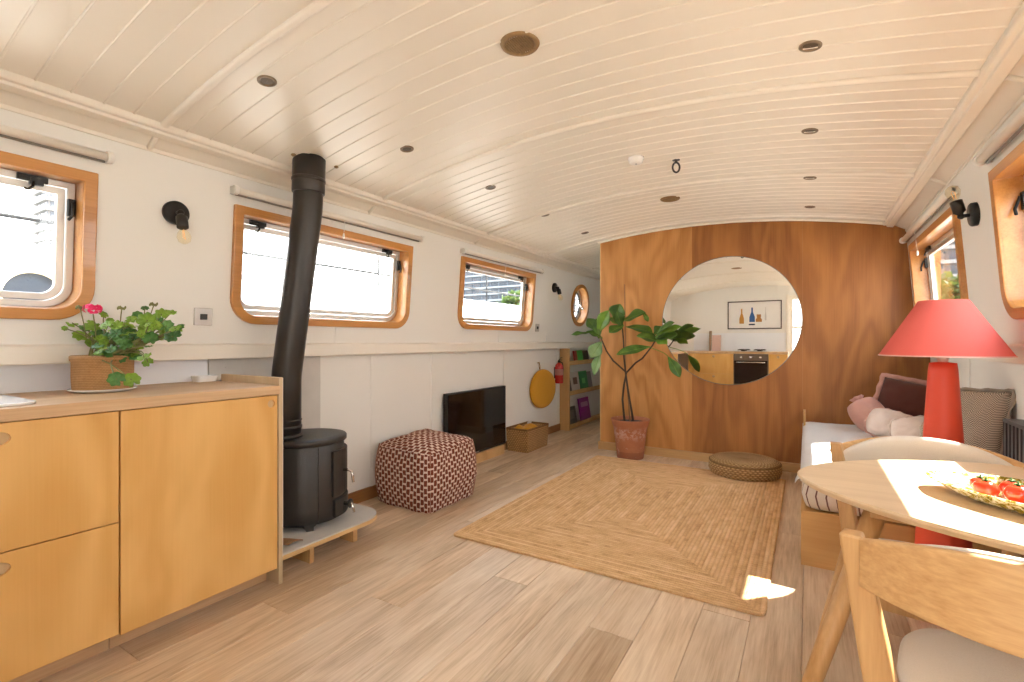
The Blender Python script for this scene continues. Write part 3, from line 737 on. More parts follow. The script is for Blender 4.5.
wt = MB().box(-2.650, -2.062, YB+.01, 1.351, .876, .916).build('worktop', OAKTOP, bevel=.003)
tag(wt, 'long oak worktop running along the left wall over the birch units', 'worktop')
o = MB().box(-2.6595, -2.648, Y0+.06, 1.33, .9165, 1.028).build('splashback', SPLASH); tag(o, 'low white splashback between worktop and window wall', 'splashback')
o = MB().box(-2.6585, -2.642, 1.336, 2.007, 0, 1.026)
for yy, zz in ((1.42, .98), (1.95, .98), (1.95, .5)): o.lathe([(.006, 0), (.006, .002), (.0005, .003)], 12, m=Matrix.Translation((-2.642, yy, zz)) @ Matrix.Rotation(PI/2, 4, 'Y'))
tag(o.build('heat_shield', CEMENT, bevel=.002), 'grey cement board on the wall behind the wood stove', 'panel')
# sink and dish
sk = curve_mesh([rr(-2.52, -2.115, .02, .552, .05, .05), rr(-2.46, -2.20, .08, .47, .06, .06)], .9165, .926, lambda a, b, c: Vector((a, b, c)), .003).build('white_sink', WHITEC)
tag(sk, 'white ceramic sink rim set on the worktop at the left edge', 'sink')
mb = MB().grid(lambda u_, v_: Vector((-2.46+.26*u_, .08+.39*v_, .9185)), 1, 1); mb.build('basin', WHITEC, sk)
def dish_prof(mb, cx_, cy_, lx, ly, z0, h):
    a = rr(cx_-lx, cx_+lx, cy_-ly, cy_+ly, .02, .02, 5); b = [(cx_+(x-cx_)*.86, cy_+(y-cy_)*.86) for x, y in a]
    n = len(a)
    vs = [Vector((x, y, z0)) for x, y in b]+[Vector((x, y, z0+h)) for x, y in a]+[Vector((cx_+(x-cx_)*.93, cy_+(y-cy_)*.93, z0+h)) for x, y in a]+[Vector((cx_+(x-cx_)*.8, cy_+(y-cy_)*.8, z0+.008)) for x, y in a]
    fs = [tuple(range(n))[::-1]]+[(k*n+i, k*n+(i+1) % n, (k+1)*n+(i+1) % n, (k+1)*n+i) for k in range(3) for i in range(n)]+[tuple(range(3*n, 4*n))]
    mb.add(vs, fs)
mb = MB(); dish_prof(mb, -2.585, 1.285, .038, .055, .9165, .030)
tag(mb.build('soap_dish', WHITEC, bevel=.001), 'small white dish on the worktop by the cement board', 'dish')

# geranium
GP = Vector((-2.440, .825, .9165))
sa = MB().lathe([(.0005, .0), (.085, 0), (.108, .009), (.110, .013), (.105, .013), (.085, .006), (.0005, .005)], 48, GP).build('plant_saucer', WHITEC)
tag(sa, 'white saucer under the geranium pot on the worktop', 'saucer')
ger = thing('potted_geranium', 'pink flowering geranium in a woven fabric pot on the worktop', 'plant', GP+Vector((0, 0, .0065)))
gz = GP+Vector((0, 0, .0065))
MB().lathe([(.0005, 0), (.092, 0), (.097, .008), (.099, .06), (.099, .115), (.104, .120), (.105, .136), (.100, .140), (.095, .136), (.093, .105)], 48, gz, cap=False).build('fabric_pot', BURLAP, ger)
MB().lathe([(.0005, .112), (.0945, .108)], 32, gz, cap=False).build('soil', SOIL, ger)
gr = random.Random(5)
def gleaf(mb, c, r, nrm, up, seed):
    nrm = nrm.normalized(); a = (up-nrm*up.dot(nrm)).normalized(); b = nrm.cross(a); n = 28; vs = [c-nrm*r*.12]; rg = []
    for ring_ in (.5, 1.0):
        for i in range(n):
            q = 2*PI*i/n; d = r*ring_*(1+.10*math.cos(7*q)-.45*math.exp(-((q-PI)/.28)**2))
            vs.append(c+a*math.cos(q)*d+b*math.sin(q)*d+nrm*(r*.10*ring_*math.cos(7*q+seed)+r*.14*(ring_-.5)))
    fs = [(0, 1+i, 1+(i+1) % n) for i in range(n)]+[(1+i, 1+n+i, 1+n+(i+1) % n, 1+(i+1) % n) for i in range(n)]
    mb.add(vs, fs, True)
LV = [(75,205,25),(40,285,20),(30,240,14),(120,285,30),(150,240,26),(200,230,36),(195,330,30),(240,270,32),(230,350,26),(290,220,30),(270,155,22),(300,290,32),(330,320,32),(350,220,30),(390,320,34),(400,280,36),(440,185,28),(430,260,32),(480,285,36),(500,190,30),(540,190,44),(560,300,36),(595,305,32),(640,280,32),(700,290,40),(630,150,30),(690,142,24),(660,225,34),(740,235,26),(715,240,30),(430,385,42),(450,405,36),(520,420,38),(545,450,26),(350,555,38),(445,560,38),(245,385,26),(290,400,26),(320,370,26),(365,370,28),(430,222,28),(480,160,24),(260,310,30),(170,290,26),(350,270,32),(300,345,26),(390,230,30),(585,180,34),(610,215,28),(520,240,24),(480,345,30),(410,345,30)]
FG = 1.955
for _ in range(26): LV.append((gr.gauss(310, 95), gr.gauss(300, 55), gr.uniform(18, 30)))
for _ in range(12): LV.append((gr.gauss(590, 50), gr.gauss(225, 35), gr.uniform(16, 26)))
base = gz+Vector((0, 0, .12))
stems = MB()
for i, (cx_, cy_, r_) in enumerate(LV):
    hang = (cy_ > 500)
    f = FG+gr.uniform(-.10, .09) - (.12 if hang else 0) - (.03 if cy_ > 340 else 0)
    if cx_ > 600: f += .03
    p = px(60+cx_/6.2, 290+cy_/6.2, f); r = r_/6.2*f/F*1.2
    view = (Vector((0, 0, H))-p).normalized()
    nrm = (view*gr.uniform(.4, 1.0)+Vector((gr.uniform(-.5, .5), gr.uniform(-.5, .5), gr.uniform(.35, 1.1)))).normalized()
    if hang: nrm = (view+Vector((0, 0, .3))).normalized()
    mb = MB(); gleaf(mb, p, r, nrm, Vector((gr.uniform(-1, 1), gr.uniform(-1, 1), gr.uniform(.2, 1))), i)
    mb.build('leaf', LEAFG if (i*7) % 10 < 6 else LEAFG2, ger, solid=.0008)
    if i % 2 == 0 or hang or cx_ > 480:
        a = base+Vector((gr.uniform(-.05, .06), gr.uniform(-.05, .06), 0))
        if hang: mid = px(60+275/6.2, 290+415/6.2, FG-.1)
        elif cx_ > 480: mid = px(60+520/6.2, 290+330/6.2, FG+.02)
        else: mid = (a+p)*.5+Vector((gr.uniform(-.02, .02), gr.uniform(-.02, .02), .03))
        pts = [a*(1-q)**2+mid*(2*q*(1-q))+p*q*q for q in [k/6 for k in range(7)]]
        stems.tube(pts, [.0035-.0016*k/6 for k in range(7)], 6)
fl = px(60+202/6.2, 290+118/6.2, FG-.03)
def stalk(cu, cv, f=FG):
    q = px(60+cu/6.2, 290+cv/6.2, f); a = px(60+(cu*.75+70)/6.2, 290+300/6.2, f)
    stems.tube([a, (a+q)*.5+Vector((.004, 0, 0)), q], .002, 6); return q
stalk(205, 150, FG-.03); q1 = stalk(382, 122); q2 = stalk(580, 100); q3 = stalk(125, 118)
stems.build('stems', STEMG, ger)
mb = MB()
for i in range(26):
    d = Vector((gr.gauss(0, 1), gr.gauss(0, 1), gr.gauss(0, .7))).normalized(); c = fl+Vector((d.x*.030, d.y*.030, d.z*.017))
    for k in range(4):
        a = d.cross(Vector((math.cos(k*1.57+i), math.sin(k*1.57+i), .3))).normalized()*.010
        b = d.cross(a).normalized()*.007
        mb.add([c, c+a*.6-b, c+a*1.2, c+a*.6+b], [(0, 1, 2, 3)], True)
mb.build('flower_head', PETAL, ger, fix=False)
for q in (q1, q2, q3):
    mb = MB()
    for k in range(9):
        an = k*.7; e = q+Vector((math.cos(an)*.012, math.sin(an)*.012, .003+.003*(k % 3))); mb.tube([q, e], .0012, 5); mb.ball(e, .0035, 8, 6, (1, 1, 1.6))
    mb.build('flower_buds', STEMG, ger)

# ------------------------------------------------------------------ hearth and stove
he = thing('hearth_platform', 'low hearth platform with pale tiled top on wooden legs', 'hearth', (-2.35, 1.75, 0))
def hearth_poly(g=0):
    p = [(-2.64, 1.378), (-2.085-g, 1.378)]
    r = .15; cx_, cy_ = -2.085-g-r, 2.045-g-r
    p += [(cx_+r*math.cos(.5*PI*i/12), cy_+r*math.sin(.5*PI*i/12)) for i in range(13)]
    return p+[(-2.64, 2.045-g)]
MB().prism(hearth_poly(), lambda a, b, c: Vector((a, b, c)), .098, .118).build('board', BIRCHX, he, .002)
MB().prism(hearth_poly(.002), lambda a, b, c: Vector((a, b, c)), .118, .127).build('tile_top', STONE, he, .002)
MB().box(-2.60, -2.135, 1.56, 1.585, 0, .098).build('leg', OAKL, he, .002)
MB().box(-2.27, -2.155, 1.85, 1.88, 0, .098).build('leg', OAKL, he, .002)
MB().box(-2.60, -2.53, 1.84, 1.90, 0, .098).build('leg', OAKL, he, .002)

SX, SYc, SZ = -2.375, 1.715, .127
st = thing('wood_stove', 'black cylindrical cast iron wood stove on the hearth', 'stove', (SX, SYc, SZ))
sv = Vector((SX, SYc, SZ))
MB().lathe([(.0005, .030), (.188, .030), (.196, .036), (.197, .10), (.197, .435), (.192, .442), (.0005, .442)], 56, sv).build('body', IRON, st)
MB().lathe([(.0005, .440), (.205, .440), (.211, .446), (.211, .466), (.206, .472), (.17, .476), (.0005, .478)], 56, sv).build('lid', IRON, st)
for ang in (.25, 1.35, 2.6, 3.9, 5.2):
    a = Matrix.Translation(sv) @ Matrix.Rotation(ang-PI/4, 4, 'Z')
    if ang in (.25, 2.6, 3.9, 5.2):
        mb = MB().prism([(-.03, .045), (-.03, .02), (-.018, 0), (.018, 0), (.018, .02), (.03, .03), (.03, .045)], lambda p, q, c: a @ Vector((c, p, q)), .165, .192)
        mb.build('foot', IRON, st, .003)
mb = MB()
for ang in (-.33, 2.6):
    d = Vector((math.cos(ang), math.sin(ang), 0))*.1972; mb.tube([sv+d+Vector((0, 0, .04)), sv+d+Vector((0, 0, .435))], .003, 6)
mb.build('seam_ribs', IRON, st)
def curved_plate(z0, z1, a0, a1, r0, r1):
    mb = MB(); n = 10; vs = []
    for r in (r0, r1):
        for z in (z0, z1):
            for i in range(n+1):
                q = a0+(a1-a0)*i/n; vs.append(sv+Vector((r*math.cos(q), r*math.sin(q), z)))
    m_ = n+1; fs = []
    for i in range(n):
        fs += [(i, i+1, m_+i+1, m_+i), (2*m_+i, 2*m_+i+1, 3*m_+i+1, 3*m_+i), (i, i+1, 2*m_+i+1, 2*m_+i), (m_+i, m_+i+1, 3*m_+i+1, 3*m_+i)]
    fs += [(0, m_, 3*m_, 2*m_), (n, m_+n, 3*m_+n, 2*m_+n)]
    return mb.add(vs, fs)
A0 = math.radians(38)
dr = curved_plate(.155, .40, A0-.62, A0+.62, .194, .214).build('door', IRON, st, .004)
hd = MB(); q = A0-.22; d = Vector((math.cos(q), math.sin(q), 0)); tt = Vector((-d.y, d.x, 0))
hd.tube([sv+d*.205+Vector((0, 0, .285)), sv+d*.245+Vector((0, 0, .285)), sv+d*.262+Vector((0, 0, .275)), sv+d*.275-tt*.01+Vector((0, 0, .22))], .0075, 10)
hd.build('door_handle', CHROME, dr)
ad = curved_plate(.045, .14, A0-.58, A0+.58, .194, .218).build('ash_door', IRON, st, .004)
hd = MB().tube([sv+d*.21+Vector((0, 0, .105)), sv+d*.245+Vector((0, 0, .105)), sv+d*.262+Vector((0, 0, .098)), sv+d*.28-tt*.01+Vector((0, 0, .055))], .007, 10)
hd.build('ash_door_handle', CHROME, ad)
kn = MB().lathe([(.012, .0), (.012, .03), (.022, .032), (.026, .040), (.022, .048), (.0005, .05)], 16, m=Matrix.Translation(sv+Vector((math.cos(A0-.2), math.sin(A0-.2), 0))*.21+Vector((0, 0, .10))) @ align((math.cos(A0-.2), math.sin(A0-.2), 0)))
kn.build('air_knob', IRON, ad)
# flue
fp0 = Vector((-2.386, 1.600, .603))
flu = thing('stove_flue', 'tall black bent flue pipe rising from the stove to the ceiling', 'flue pipe', fp0)
fb1 = Vector((-2.386, 1.600, .93)); fb2 = Vector((-2.274, 1.650, 1.83)); fb3 = Vector((-2.266, 1.653, 2.105))
def bend(a, b, c, r=.04, n=5):
    d0 = (a-b).normalized(); d1 = (c-b).normalized(); p0 = b+d0*r; p1 = b+d1*r
    return [p0*(1-q)**2+b*(2*q*(1-q))+p1*q*q for q in [k/n for k in range(n+1)]]
pts = [fp0]+bend(fp0, fb1, fb2)+bend(fb1, fb2, fb3)+[fb3]
MB().tube(pts, .0745, 40).build('pipe', PIPE, flu)
for za, zb, r in ((.606, .626, .084), (.650, .672, .0785), (.690, .705, .0775)):
    MB().lathe([(r-.008, za), (r, za+.004), (r, zb-.004), (r-.008, zb)], 40, (fp0.x, fp0.y, 0)).build('collar', IRON, flu)
dd = (fb3-fb2).normalized()
MB().tube([fb2+dd*.075, fb2+dd*.08, fb2+dd*.26], [.079, .0825, .0825], 40).build('collar', PIPE, flu)
MB().tube([fb2+dd*.135, fb2+dd*.14, fb2+dd*.15, fb2+dd*.155], [.0825, .0855, .0855, .0825], 40).build('collar', PIPE, flu)
for u_, v_ in ((293, 155), (336, 167)):
    x, y = {293: (-2.262, 1.556), 336: (-2.232, 1.799)}[u_]
    MB().lathe([(.012, -.004), (.012, .004), (.008, .008), (.0005, .009)], 14, m=Matrix.Translation((x, y, zc(x))) @ align((.2, 0, -1))).build('bolt', BRONZE, flu)
# scrap of bark on the hearth
mb = MB().grid(lambda a, b: Vector((-2.245+.11*a+.01*b, 1.40+.075*b+.05*a*(1-a)+.04*a, .130+.018*math.sin(PI*b)*(1-.5*a)+.008*a*a)), 10, 6)
tag(mb.build('bark_scrap', simple('brown_bark_scrap', (.30, .16, .07, 1), .8, var=.3, vscale=40), solid=.004, fix=False), 'curled piece of brown bark lying on the hearth tiles', 'bark')

# ------------------------------------------------------------------ pouf
def make_pouf():
    root = thing('knitted_pouf', 'square knitted pouf in brown and pink block pattern', 'pouf', (-2.325, 2.66, 0))
    L, W_, HH = .245, .245, .405; n = 26
    mb = MB()
    def shape(p):
        x, y, z = p; zz = z/HH
        b = .012+.022*math.sin(PI*min(1, max(0, zz)))
        q = max(abs(x)/L, abs(y)/W_)
        k = 1+b/L*1.0 if True else 1
        # rounded square outline
        ang = math.atan2(y, x); rn = (abs(math.cos(ang))**7+abs(math.sin(ang))**7)**(-1/7)
        rr0 = L*q*rn/1.0
        nx, ny = rr0*math.cos(ang), rr0*math.sin(ang)
        top = 0
        if zz > .6:
            top = (.085*(1-q**2.2)*0.5+.025*(-x+y)/.5-.02*max(0, q-.8)/.2*0) * (zz-.6)/.4
        wv = .006*math.sin(9*x+2)*math.sin(8*y)
        return Vector((nx*k+wv, ny*k+wv, z+top+(.012*math.sin(7*x+1)*math.cos(6*y+.5) - .03*max(0, (-x-y)/.5)*0 if zz > .9 else 0)))
    def face(fn, uvf):
        mb.grid(lambda a, b: shape(fn(a, b)), n, n, True, uvf)
    s_ = 2*L
    face(lambda a, b: (-L+s_*a, -W_, HH*b), lambda a, b: (a*s_, b*HH))
    face(lambda a, b: (-L+s_*a, W_, HH*b), lambda a, b: (a*s_, b*HH))
    face(lambda a, b: (-L, -W_+s_*a, HH*b), lambda a, b: (a*s_, b*HH))
    face(lambda a, b: (L, -W_+s_*a, HH*b), lambda a, b: (a*s_, b*HH))
    face(lambda a, b: (-L+s_*a, -W_+s_*b, HH), lambda a, b: (b*s_, a*s_))
    face(lambda a, b: (-L+s_*a, -W_+s_*b, 0), lambda a, b: (a*s_, b*s_))
    cov = mb.build('cover', KNIT, root, world=False, weld=.0005)
    cov.modifiers.new('bevel', 'BEVEL').width = .028; cov.modifiers['bevel'].segments = 3; cov.modifiers['bevel'].limit_method = 'ANGLE'; cov.modifiers['bevel'].angle_limit = .9
    tx = bpy.data.textures.new('lumps', 'CLOUDS'); tx.noise_scale = .14
    md = cov.modifiers.new('lump', 'DISPLACE'); md.texture = tx; md.strength = .034; md.mid_level = .5
    YARN = cloth('pink_brown_yarn', (.42, .20, .14, 1))
    for sx, sy in ((1, -1), (-1, -1), (1, 1), (-1, 1)):
        r_ = L*2**(-1/7)*1.41*.72
        pts = [shape((sx*L, sy*W_, HH*k/10))*1.004 for k in range(11)]
        MB().tube(pts, .005, 6).build('seam_piping', YARN, root, world=False)
    root.rotation_euler = (0, 0, -.03)
make_pouf()

# ------------------------------------------------------------------ television and what stands by the wall
tvs = MB().box(-2.655, -2.575, 3.15, 4.10, 0, .088).build('television_plinth', PLINTH, bevel=.003)
tag(tvs, 'low pale wood plinth under the television', 'plinth')
tv = thing('television', 'black flat television leaning by the wall on a low wood plinth', 'television', (-2.61, 3.62, .089))
MB().box(-2.635, -2.592, 3.215, 4.150, .090, .672).build('casing', BLACK, tv, .004)
MB().box(-2.593, -2.5885, 3.227, 4.138, .112, .660).build('screen', SCREEN, tv, .001)
MB().box(-2.592, -2.589, 3.60, 3.68, .096, .104).build('logo_strip', STEEL, tv)
# basket
def make_basket():
    x0, x1, y0, y1, h = -2.640, -2.375, 4.215, 4.690, .225
    root = thing('wicker_basket', 'rectangular woven basket on the floor beside the television', 'basket', ((x0+x1)/2, (y0+y1)/2, 0))
    lo = rr(x0+.012, x1-.012, y0+.012, y1-.012, .02, .02, 3); hi = rr(x0, x1, y0, y1, .02, .02, 3); n = len(lo)
    mb = MB(); L = [0]
    for i in range(n): L.append(L[-1]+math.dist(hi[i], hi[(i+1) % n]))
    rows = [(0, 0), (1, 1)]
    def ring(k, inset=0):
        c_ = ((x0+x1)/2, (y0+y1)/2)
        out = []
        for (a, b), (c, d) in zip(lo, hi):
            X_, Y_ = a+(c-a)*k, b+(d-b)*k
            s_ = 1-inset/.125; t_ = 1-inset/.2
            out.append(Vector((c_[0]+(X_-c_[0])*s_, c_[1]+(Y_-c_[1])*t_, h*k)))
        return out
    def skin(ra, rb, va, vb):
        mb.add(ra+rb, [(i, (i+1) % n, n+(i+1) % n, n+i) for i in range(n)], False, [[(L[i], va), (L[i+1], va), (L[i+1], vb), (L[i], vb)] for i in range(n)])
    skin(ring(0), ring(1), 0, h); skin(ring(1), ring(1, .012), h, h+.012); skin(ring(1, .012), ring(.05, .012), h, 0)
    mb.add(ring(.05, .012), [tuple(range(n))]); mb.add(ring(0), [tuple(range(n))[::-1]])
    mb.build('woven_body', BASKETM, root, weld=.0004)
    pts = [p+Vector((0, 0, .002)) for p in ring(1, .006)]; pts.append(pts[0])
    MB().tube(pts, .010, 8, cap=False).build('rim', BASKETM, root)
make_basket()
def cloth_lump(name, x0, x1, y0, y1, z0, h, m_, label, cat, seed=0):
    mb = MB(); rnd_ = seed
    def f(a, b):
        e = (1-abs(2*a-1)**8)*(1-abs(2*b-1)**8)
        return Vector((x0+(x1-x0)*a, y0+(y1-y0)*b, z0+h*e*(.92+.2*mnoise.noise(Vector((a*3+rnd_, b*3, 0))))))
    mb.grid(f, 20, 20); mb.add([(x0, y0, z0), (x1, y0, z0), (x1, y1, z0), (x0, y1, z0)], [(0, 1, 2, 3)])
    return tag(mb.build(name, m_, fix=False, weld=.0005), label, cat)
cloth_lump('mustard_cloth', -2.615, -2.40, 4.245, 4.60, .02, .225, MUSTARD, 'mustard yellow cloth filling the wicker basket', 'cloth')
o = MB().box(-.002, .002, -.045, .045, 0, .085, Matrix.Translation((-2.60, 4.625, .165)) @ Matrix.Rotation(.2, 4, 'Y')).build('white_card', PAPER, bevel=.0006)
tag(o, 'white card standing up inside the wicker basket', 'card')
# round mustard disc hanging
dk = thing('round_mustard_cushion', 'flat round mustard cushion hanging on the white lower wall', 'cushion', (-2.655, 4.955, .80))
m = Matrix.Translation((-2.590, 4.955, .572)) @ Matrix.Rotation(-.20, 4, 'Z') @ Matrix.Rotation(PI/2+.03, 4, 'Y')
MB().lathe([(.0005, -.020), (.19, -.021), (.216, -.016), (.223, 0), (.216, .016), (.19, .021), (.0005, .020)], 56, m=m).build('pad', MUSTARD, dk)
MB().lathe([(.215, -.017), (.224, -.014), (.224, -.009), (.216, -.008)], 56, m=m, cap=False).build('piping', cloth('mustard_piping', (.50, .24, .02, 1)), dk)
MB().tube([(-2.632, 4.95, .79), (-2.636, 4.94, .835), (-2.640, 4.953, .868), (-2.636, 4.967, .835), (-2.632, 4.96, .79)], .004, 8).build('hanging_loop', simple('tan_cord', (.40, .22, .08, 1), .8), dk)
MB().lathe([(.006, 0), (.006, .02), (.010, .024), (.0005, .028)], 12, m=Matrix.Translation((-2.66, 4.953, .868)) @ Matrix.Rotation(PI/2, 4, 'Y')).build('wall_peg', BIRCHX, dk)
# extinguisher
ex = thing('fire_extinguisher', 'red fire extinguisher hanging on the wall beside the bookshelf', 'fire extinguisher', (-2.600, 5.40, .60))
e0 = Vector((-2.602, 5.40, .602))
MB().lathe([(.0005, 0), (.046, 0), (.050, .006), (.050, .20), (.044, .225), (.022, .244), (.018, .252), (.0005, .252)], 32, e0).build('cylinder', REDM, ex)
MB().lathe([(.0507, .10), (.0507, .175)], 32, e0, cap=False).build('paper_label', simple('faded_label', (.38, .14, .12, 1), .6), ex)
MB().lathe([(.016, .248), (.016, .275), (.010, .285), (.0005, .286)], 20, e0).build('valve', BLACK, ex)
mb = MB().tube([e0+Vector((0, 0, .278)), e0+Vector((.03, -.02, .290)), e0+Vector((.055, -.04, .285))], .005, 8)
mb.tube([e0+Vector((0, 0, .285)), e0+Vector((.03, -.02, .312)), e0+Vector((.06, -.04, .318))], .005, 8)
mb.build('lever', BLACK, ex)
MB().tube([e0+Vector((0, .012, .268)), e0+Vector((.02, .05, .25)), e0+Vector((.028, .058, .18)), e0+Vector((.026, .052, .08))], .007, 8).build('hose', BLACK, ex)
MB().box(-2.6595, -2.645, 5.375, 5.425, .66, .80).build('bracket', BLACK, ex, .002)

# bookshelf in the corridor
bs = thing('bookshelf', 'pale wood wall bookshelf with three ledges at the corridor entrance', 'bookshelf', (-2.6, 6.25, 0))
SHP = wood('bookshelf_ply', (.45, .25, .09, 1), (.60, .37, .16, 1), 'Z', 4, 2, 7, .5, .5)
MB().box(-2.659, -2.530, 5.535, 5.565, 0, 1.026).build('side_panel', SHP, bs, .002)
MB().box(-2.659, -2.530, 7.05, 7.08, 0, 1.026).build('side_panel', SHP, bs, .002)
for zz in (.015, .435, .815):
    MB().box(-2.659, -2.532, 5.566, 7.049, zz, zz+.022).build('shelf', SHP, bs, .002)
    MB().box(-2.545, -2.530, 5.566, 7.049, zz+.0225, zz+.055).build('lip', SHP, bs, .002)
def book(y0, y1, z, h, col, label, lean=.16, th=.018, art=None):
    w = (y1-y0); m = Matrix.Translation((-2.556, (y0+y1)/2, z+.001)) @ Matrix.Rotation(-lean, 4, 'Y')
    root = thing('book', label, 'book', m.translation, 'books facing out on the corridor bookshelf')
    cm = simple('book_cover_'+label.split()[0], col, .45)
    mb = MB().box(-.002, 0, -w/2, w/2, 0, h, m).box(-th, -th+.002, -w/2, w/2, 0, h, m).box(-th, 0, -w/2-.002, -w/2, 0, h, m)
    c_ = mb.build('cover', cm, root)
    MB().box(-th+.0022, -.0022, -w/2, w/2-.004, .003, h-.003, m).build('pages', PAPER, root)
    if art:
        a0, a1, b0, b1, ac = art
        MB().box(.0002, .001, -w/2+w*a0, -w/2+w*a1, h*b0, h*b1, m).build('cover_picture', simple('book_art_'+label.split()[0], ac, .5), c_)
book(5.79, 5.875, .838, .155, (.35, .02, .02, 1), 'red book on the top shelf')
book(5.88, 6.06, .838, .16, (.06, .36, .05, 1), 'bright green book on the top shelf beside the red one')
book(6.07, 6.26, .838, .155, (.08, .055, .045, 1), 'dark brown book on the top shelf right of the green one')
book(5.60, 5.69, .458, .25, (.02, .018, .018, 1), 'black book at the left end of the middle shelf')
book(5.70, 5.96, .458, .265, (.52, .48, .43, 1), 'cream book with brown picture on the middle shelf', art=(.25, .75, .38, .72, (.10, .05, .03, 1)))
book(5.98, 6.24, .458, .26, (.02, .22, .06, 1), 'dark green book with pale title on the middle shelf', art=(.28, .68, .36, .64, (.16, .50, .16, 1)))
book(6.25, 6.39, .458, .245, (.22, .20, .20, 1), 'grey book right of the green one on the middle shelf')
book(5.60, 5.86, .038, .24, (.12, .105, .09, 1), 'dark grey book on the bottom shelf', art=(.2, .8, .35, .8, (.20, .18, .15, 1)))
book(6.0, 6.33, .038, .315, (.28, .02, .22, 1), 'large magenta book on the bottom shelf', art=(.15, .85, .62, .82, (.52, .28, .44, 1)))

# ------------------------------------------------------------------ rug
def make_rug():
    hx, hy = .80, 1.13
    lp = rr(-hx, hx, -hy, hy, .03, .03, 5); rnd_ = random.Random(3)
    root = thing('jute_rug', 'large braided jute rug with concentric rectangles on the plank floor', 'rug', (-.945, 3.335, .0))
    dense = []
    n = len(lp)
    for i in range(n):
        a, b = lp[i], lp[(i+1) % n]; k = max(1, int(math.dist(a, b)/.03))
        for j in range(k): dense.append((a[0]+(b[0]-a[0])*j/k, a[1]+(b[1]-a[1])*j/k))
    pts = [(x+.004*mnoise.noise(Vector((x*9, y*9, 1))), y+.004*mnoise.noise(Vector((x*9, y*9, 5)))) for x, y in dense]
    curve_mesh([pts], .001, .012, lambda a, b, c: Vector((a, b, c)), .003).build('braided_field', JUTE, root, world=False)
make_rug()

# ------------------------------------------------------------------ mirror
MC = Vector((-.617, YP, 1.305)); MR = .585
mi = thing('round_mirror', 'large round frameless mirror on the wood partition', 'mirror', MC)
m = Matrix.Translation((MC.x, YP-.001, MC.z)) @ Matrix.Rotation(PI/2, 4, 'X')
MB().lathe([(.0005, .0115), (MR-.006, .0115)], 96, m=m, cap=False, smooth=False).build('glass', MIRR, mi)
MB().lathe([(MR-.006, .0115), (MR, .008), (MR, .0)], 96, m=m, cap=False).build('polished_edge', simple('mirror_edge', (.55, .60, .56, 1), .2, .6), mi)

# ------------------------------------------------------------------ fiddle leaf fig
FP = Vector((-1.455, 4.590, 0))
fg = thing('potted_fig', 'tall fiddle leaf fig in a weathered terracotta pot by the mirror', 'plant', FP)
MB().lathe([(.0005, .0), (.122, .0), (.125, .006), (.146, .20), (.160, .300), (.164, .304), (.180, .358), (.184, .372), (.176, .374), (.168, .362), (.160, .33)], 56, FP, cap=False).build('terracotta_pot', TERRA, fg)
MB().lathe([(.0005, .345), (.165, .338)], 32, FP, cap=False).build('soil', SOIL, fg)
def fu(u_, v_, y=4.56): return pY(580+u_/6.823, 300+v_/6.823, y)
br = MB()
b0 = FP+Vector((-.03, -.02, .33)); fork = fu(317, 497, 4.57)
def poly(pts, r0, r1, seg=8): br.tube(pts, [r0+(r1-r0)*i/(len(pts)-1) for i in range(len(pts))], seg)
poly([FP+Vector((-.045, -.03, .33)), fu(290, 680, 4.57), fu(300, 580, 4.57), fork, fu(225, 415, 4.55), fu(180, 350, 4.54), fu(148, 275, 4.53), fu(125, 215, 4.52)], .011, .006)
poly([FP+Vector((.04, -.02, .33)), fu(338, 680, 4.58), fu(322, 580, 4.57), fu(312, 505, 4.57), fu(300, 400, 4.60), fu(298, 300, 4.62), fu(290, 200, 4.62), fu(240, 140, 4.60)], .011, .006)
poly([fork, fu(380, 430, 4.53), fu(425, 400, 4.50), fu(465, 350, 4.47), fu(490, 318, 4.45), fu(520, 270, 4.44)], .009, .006)
br.build('branches', BARK, fg)
MB().tube([FP+Vector((0, 0, .33)), fu(312, 480, 4.595), fu(306, 0, 4.615), fu(304, -105, 4.62)], [.006, .006, .005, .004], 8).build('support_cane', simple('brown_cane', (.25, .13, .05, 1), .7), fg)
def figleaf(base, tip, w, roll=0.0, m_=LEAFD, droop=.08, cup=.25):
    d = tip-base; L = d.length; dn = d.normalized()
    view = (Vector((0, 0, H))-base).normalized()
    nrm = (Vector((0, 0, 1))*.75+view*.65); nrm = (nrm-dn*nrm.dot(dn)).normalized()
    nrm = Matrix.Rotation(roll, 3, dn) @ nrm; side = dn.cross(nrm)
    n, k = 14, 8
    prof = lambda s_: (max(0, math.sin(PI*min(1, s_**.9)))**.75)*(.62+.42*s_-.16*math.sin(2*PI*s_+.4))
    mb = MB(); sd_ = R.random()*9
    def f(a, b):
        s_ = b; hw = w*.5*prof(s_)*1.12; q = 2*a-1
        z = cup*hw*abs(q)-droop*L*(s_-.35)**2*1.5+.005*math.sin(s_*11+sd_+q*2)*abs(q)+.006*math.cos(q*PI*2)*0
        return base+dn*(L*s_)+side*(hw*q)+nrm*z
    mb.grid(f, k, n)
    mid = [f(.5, i/10)+nrm*.0015 for i in range(11)]
    lf = mb.build('leaf', m_, fg, fix=False, weld=.0002, solid=.0012)
    MB().tube(mid, [.0028-.002*i/10 for i in range(11)], 5).build('midrib', LEAFY, lf)
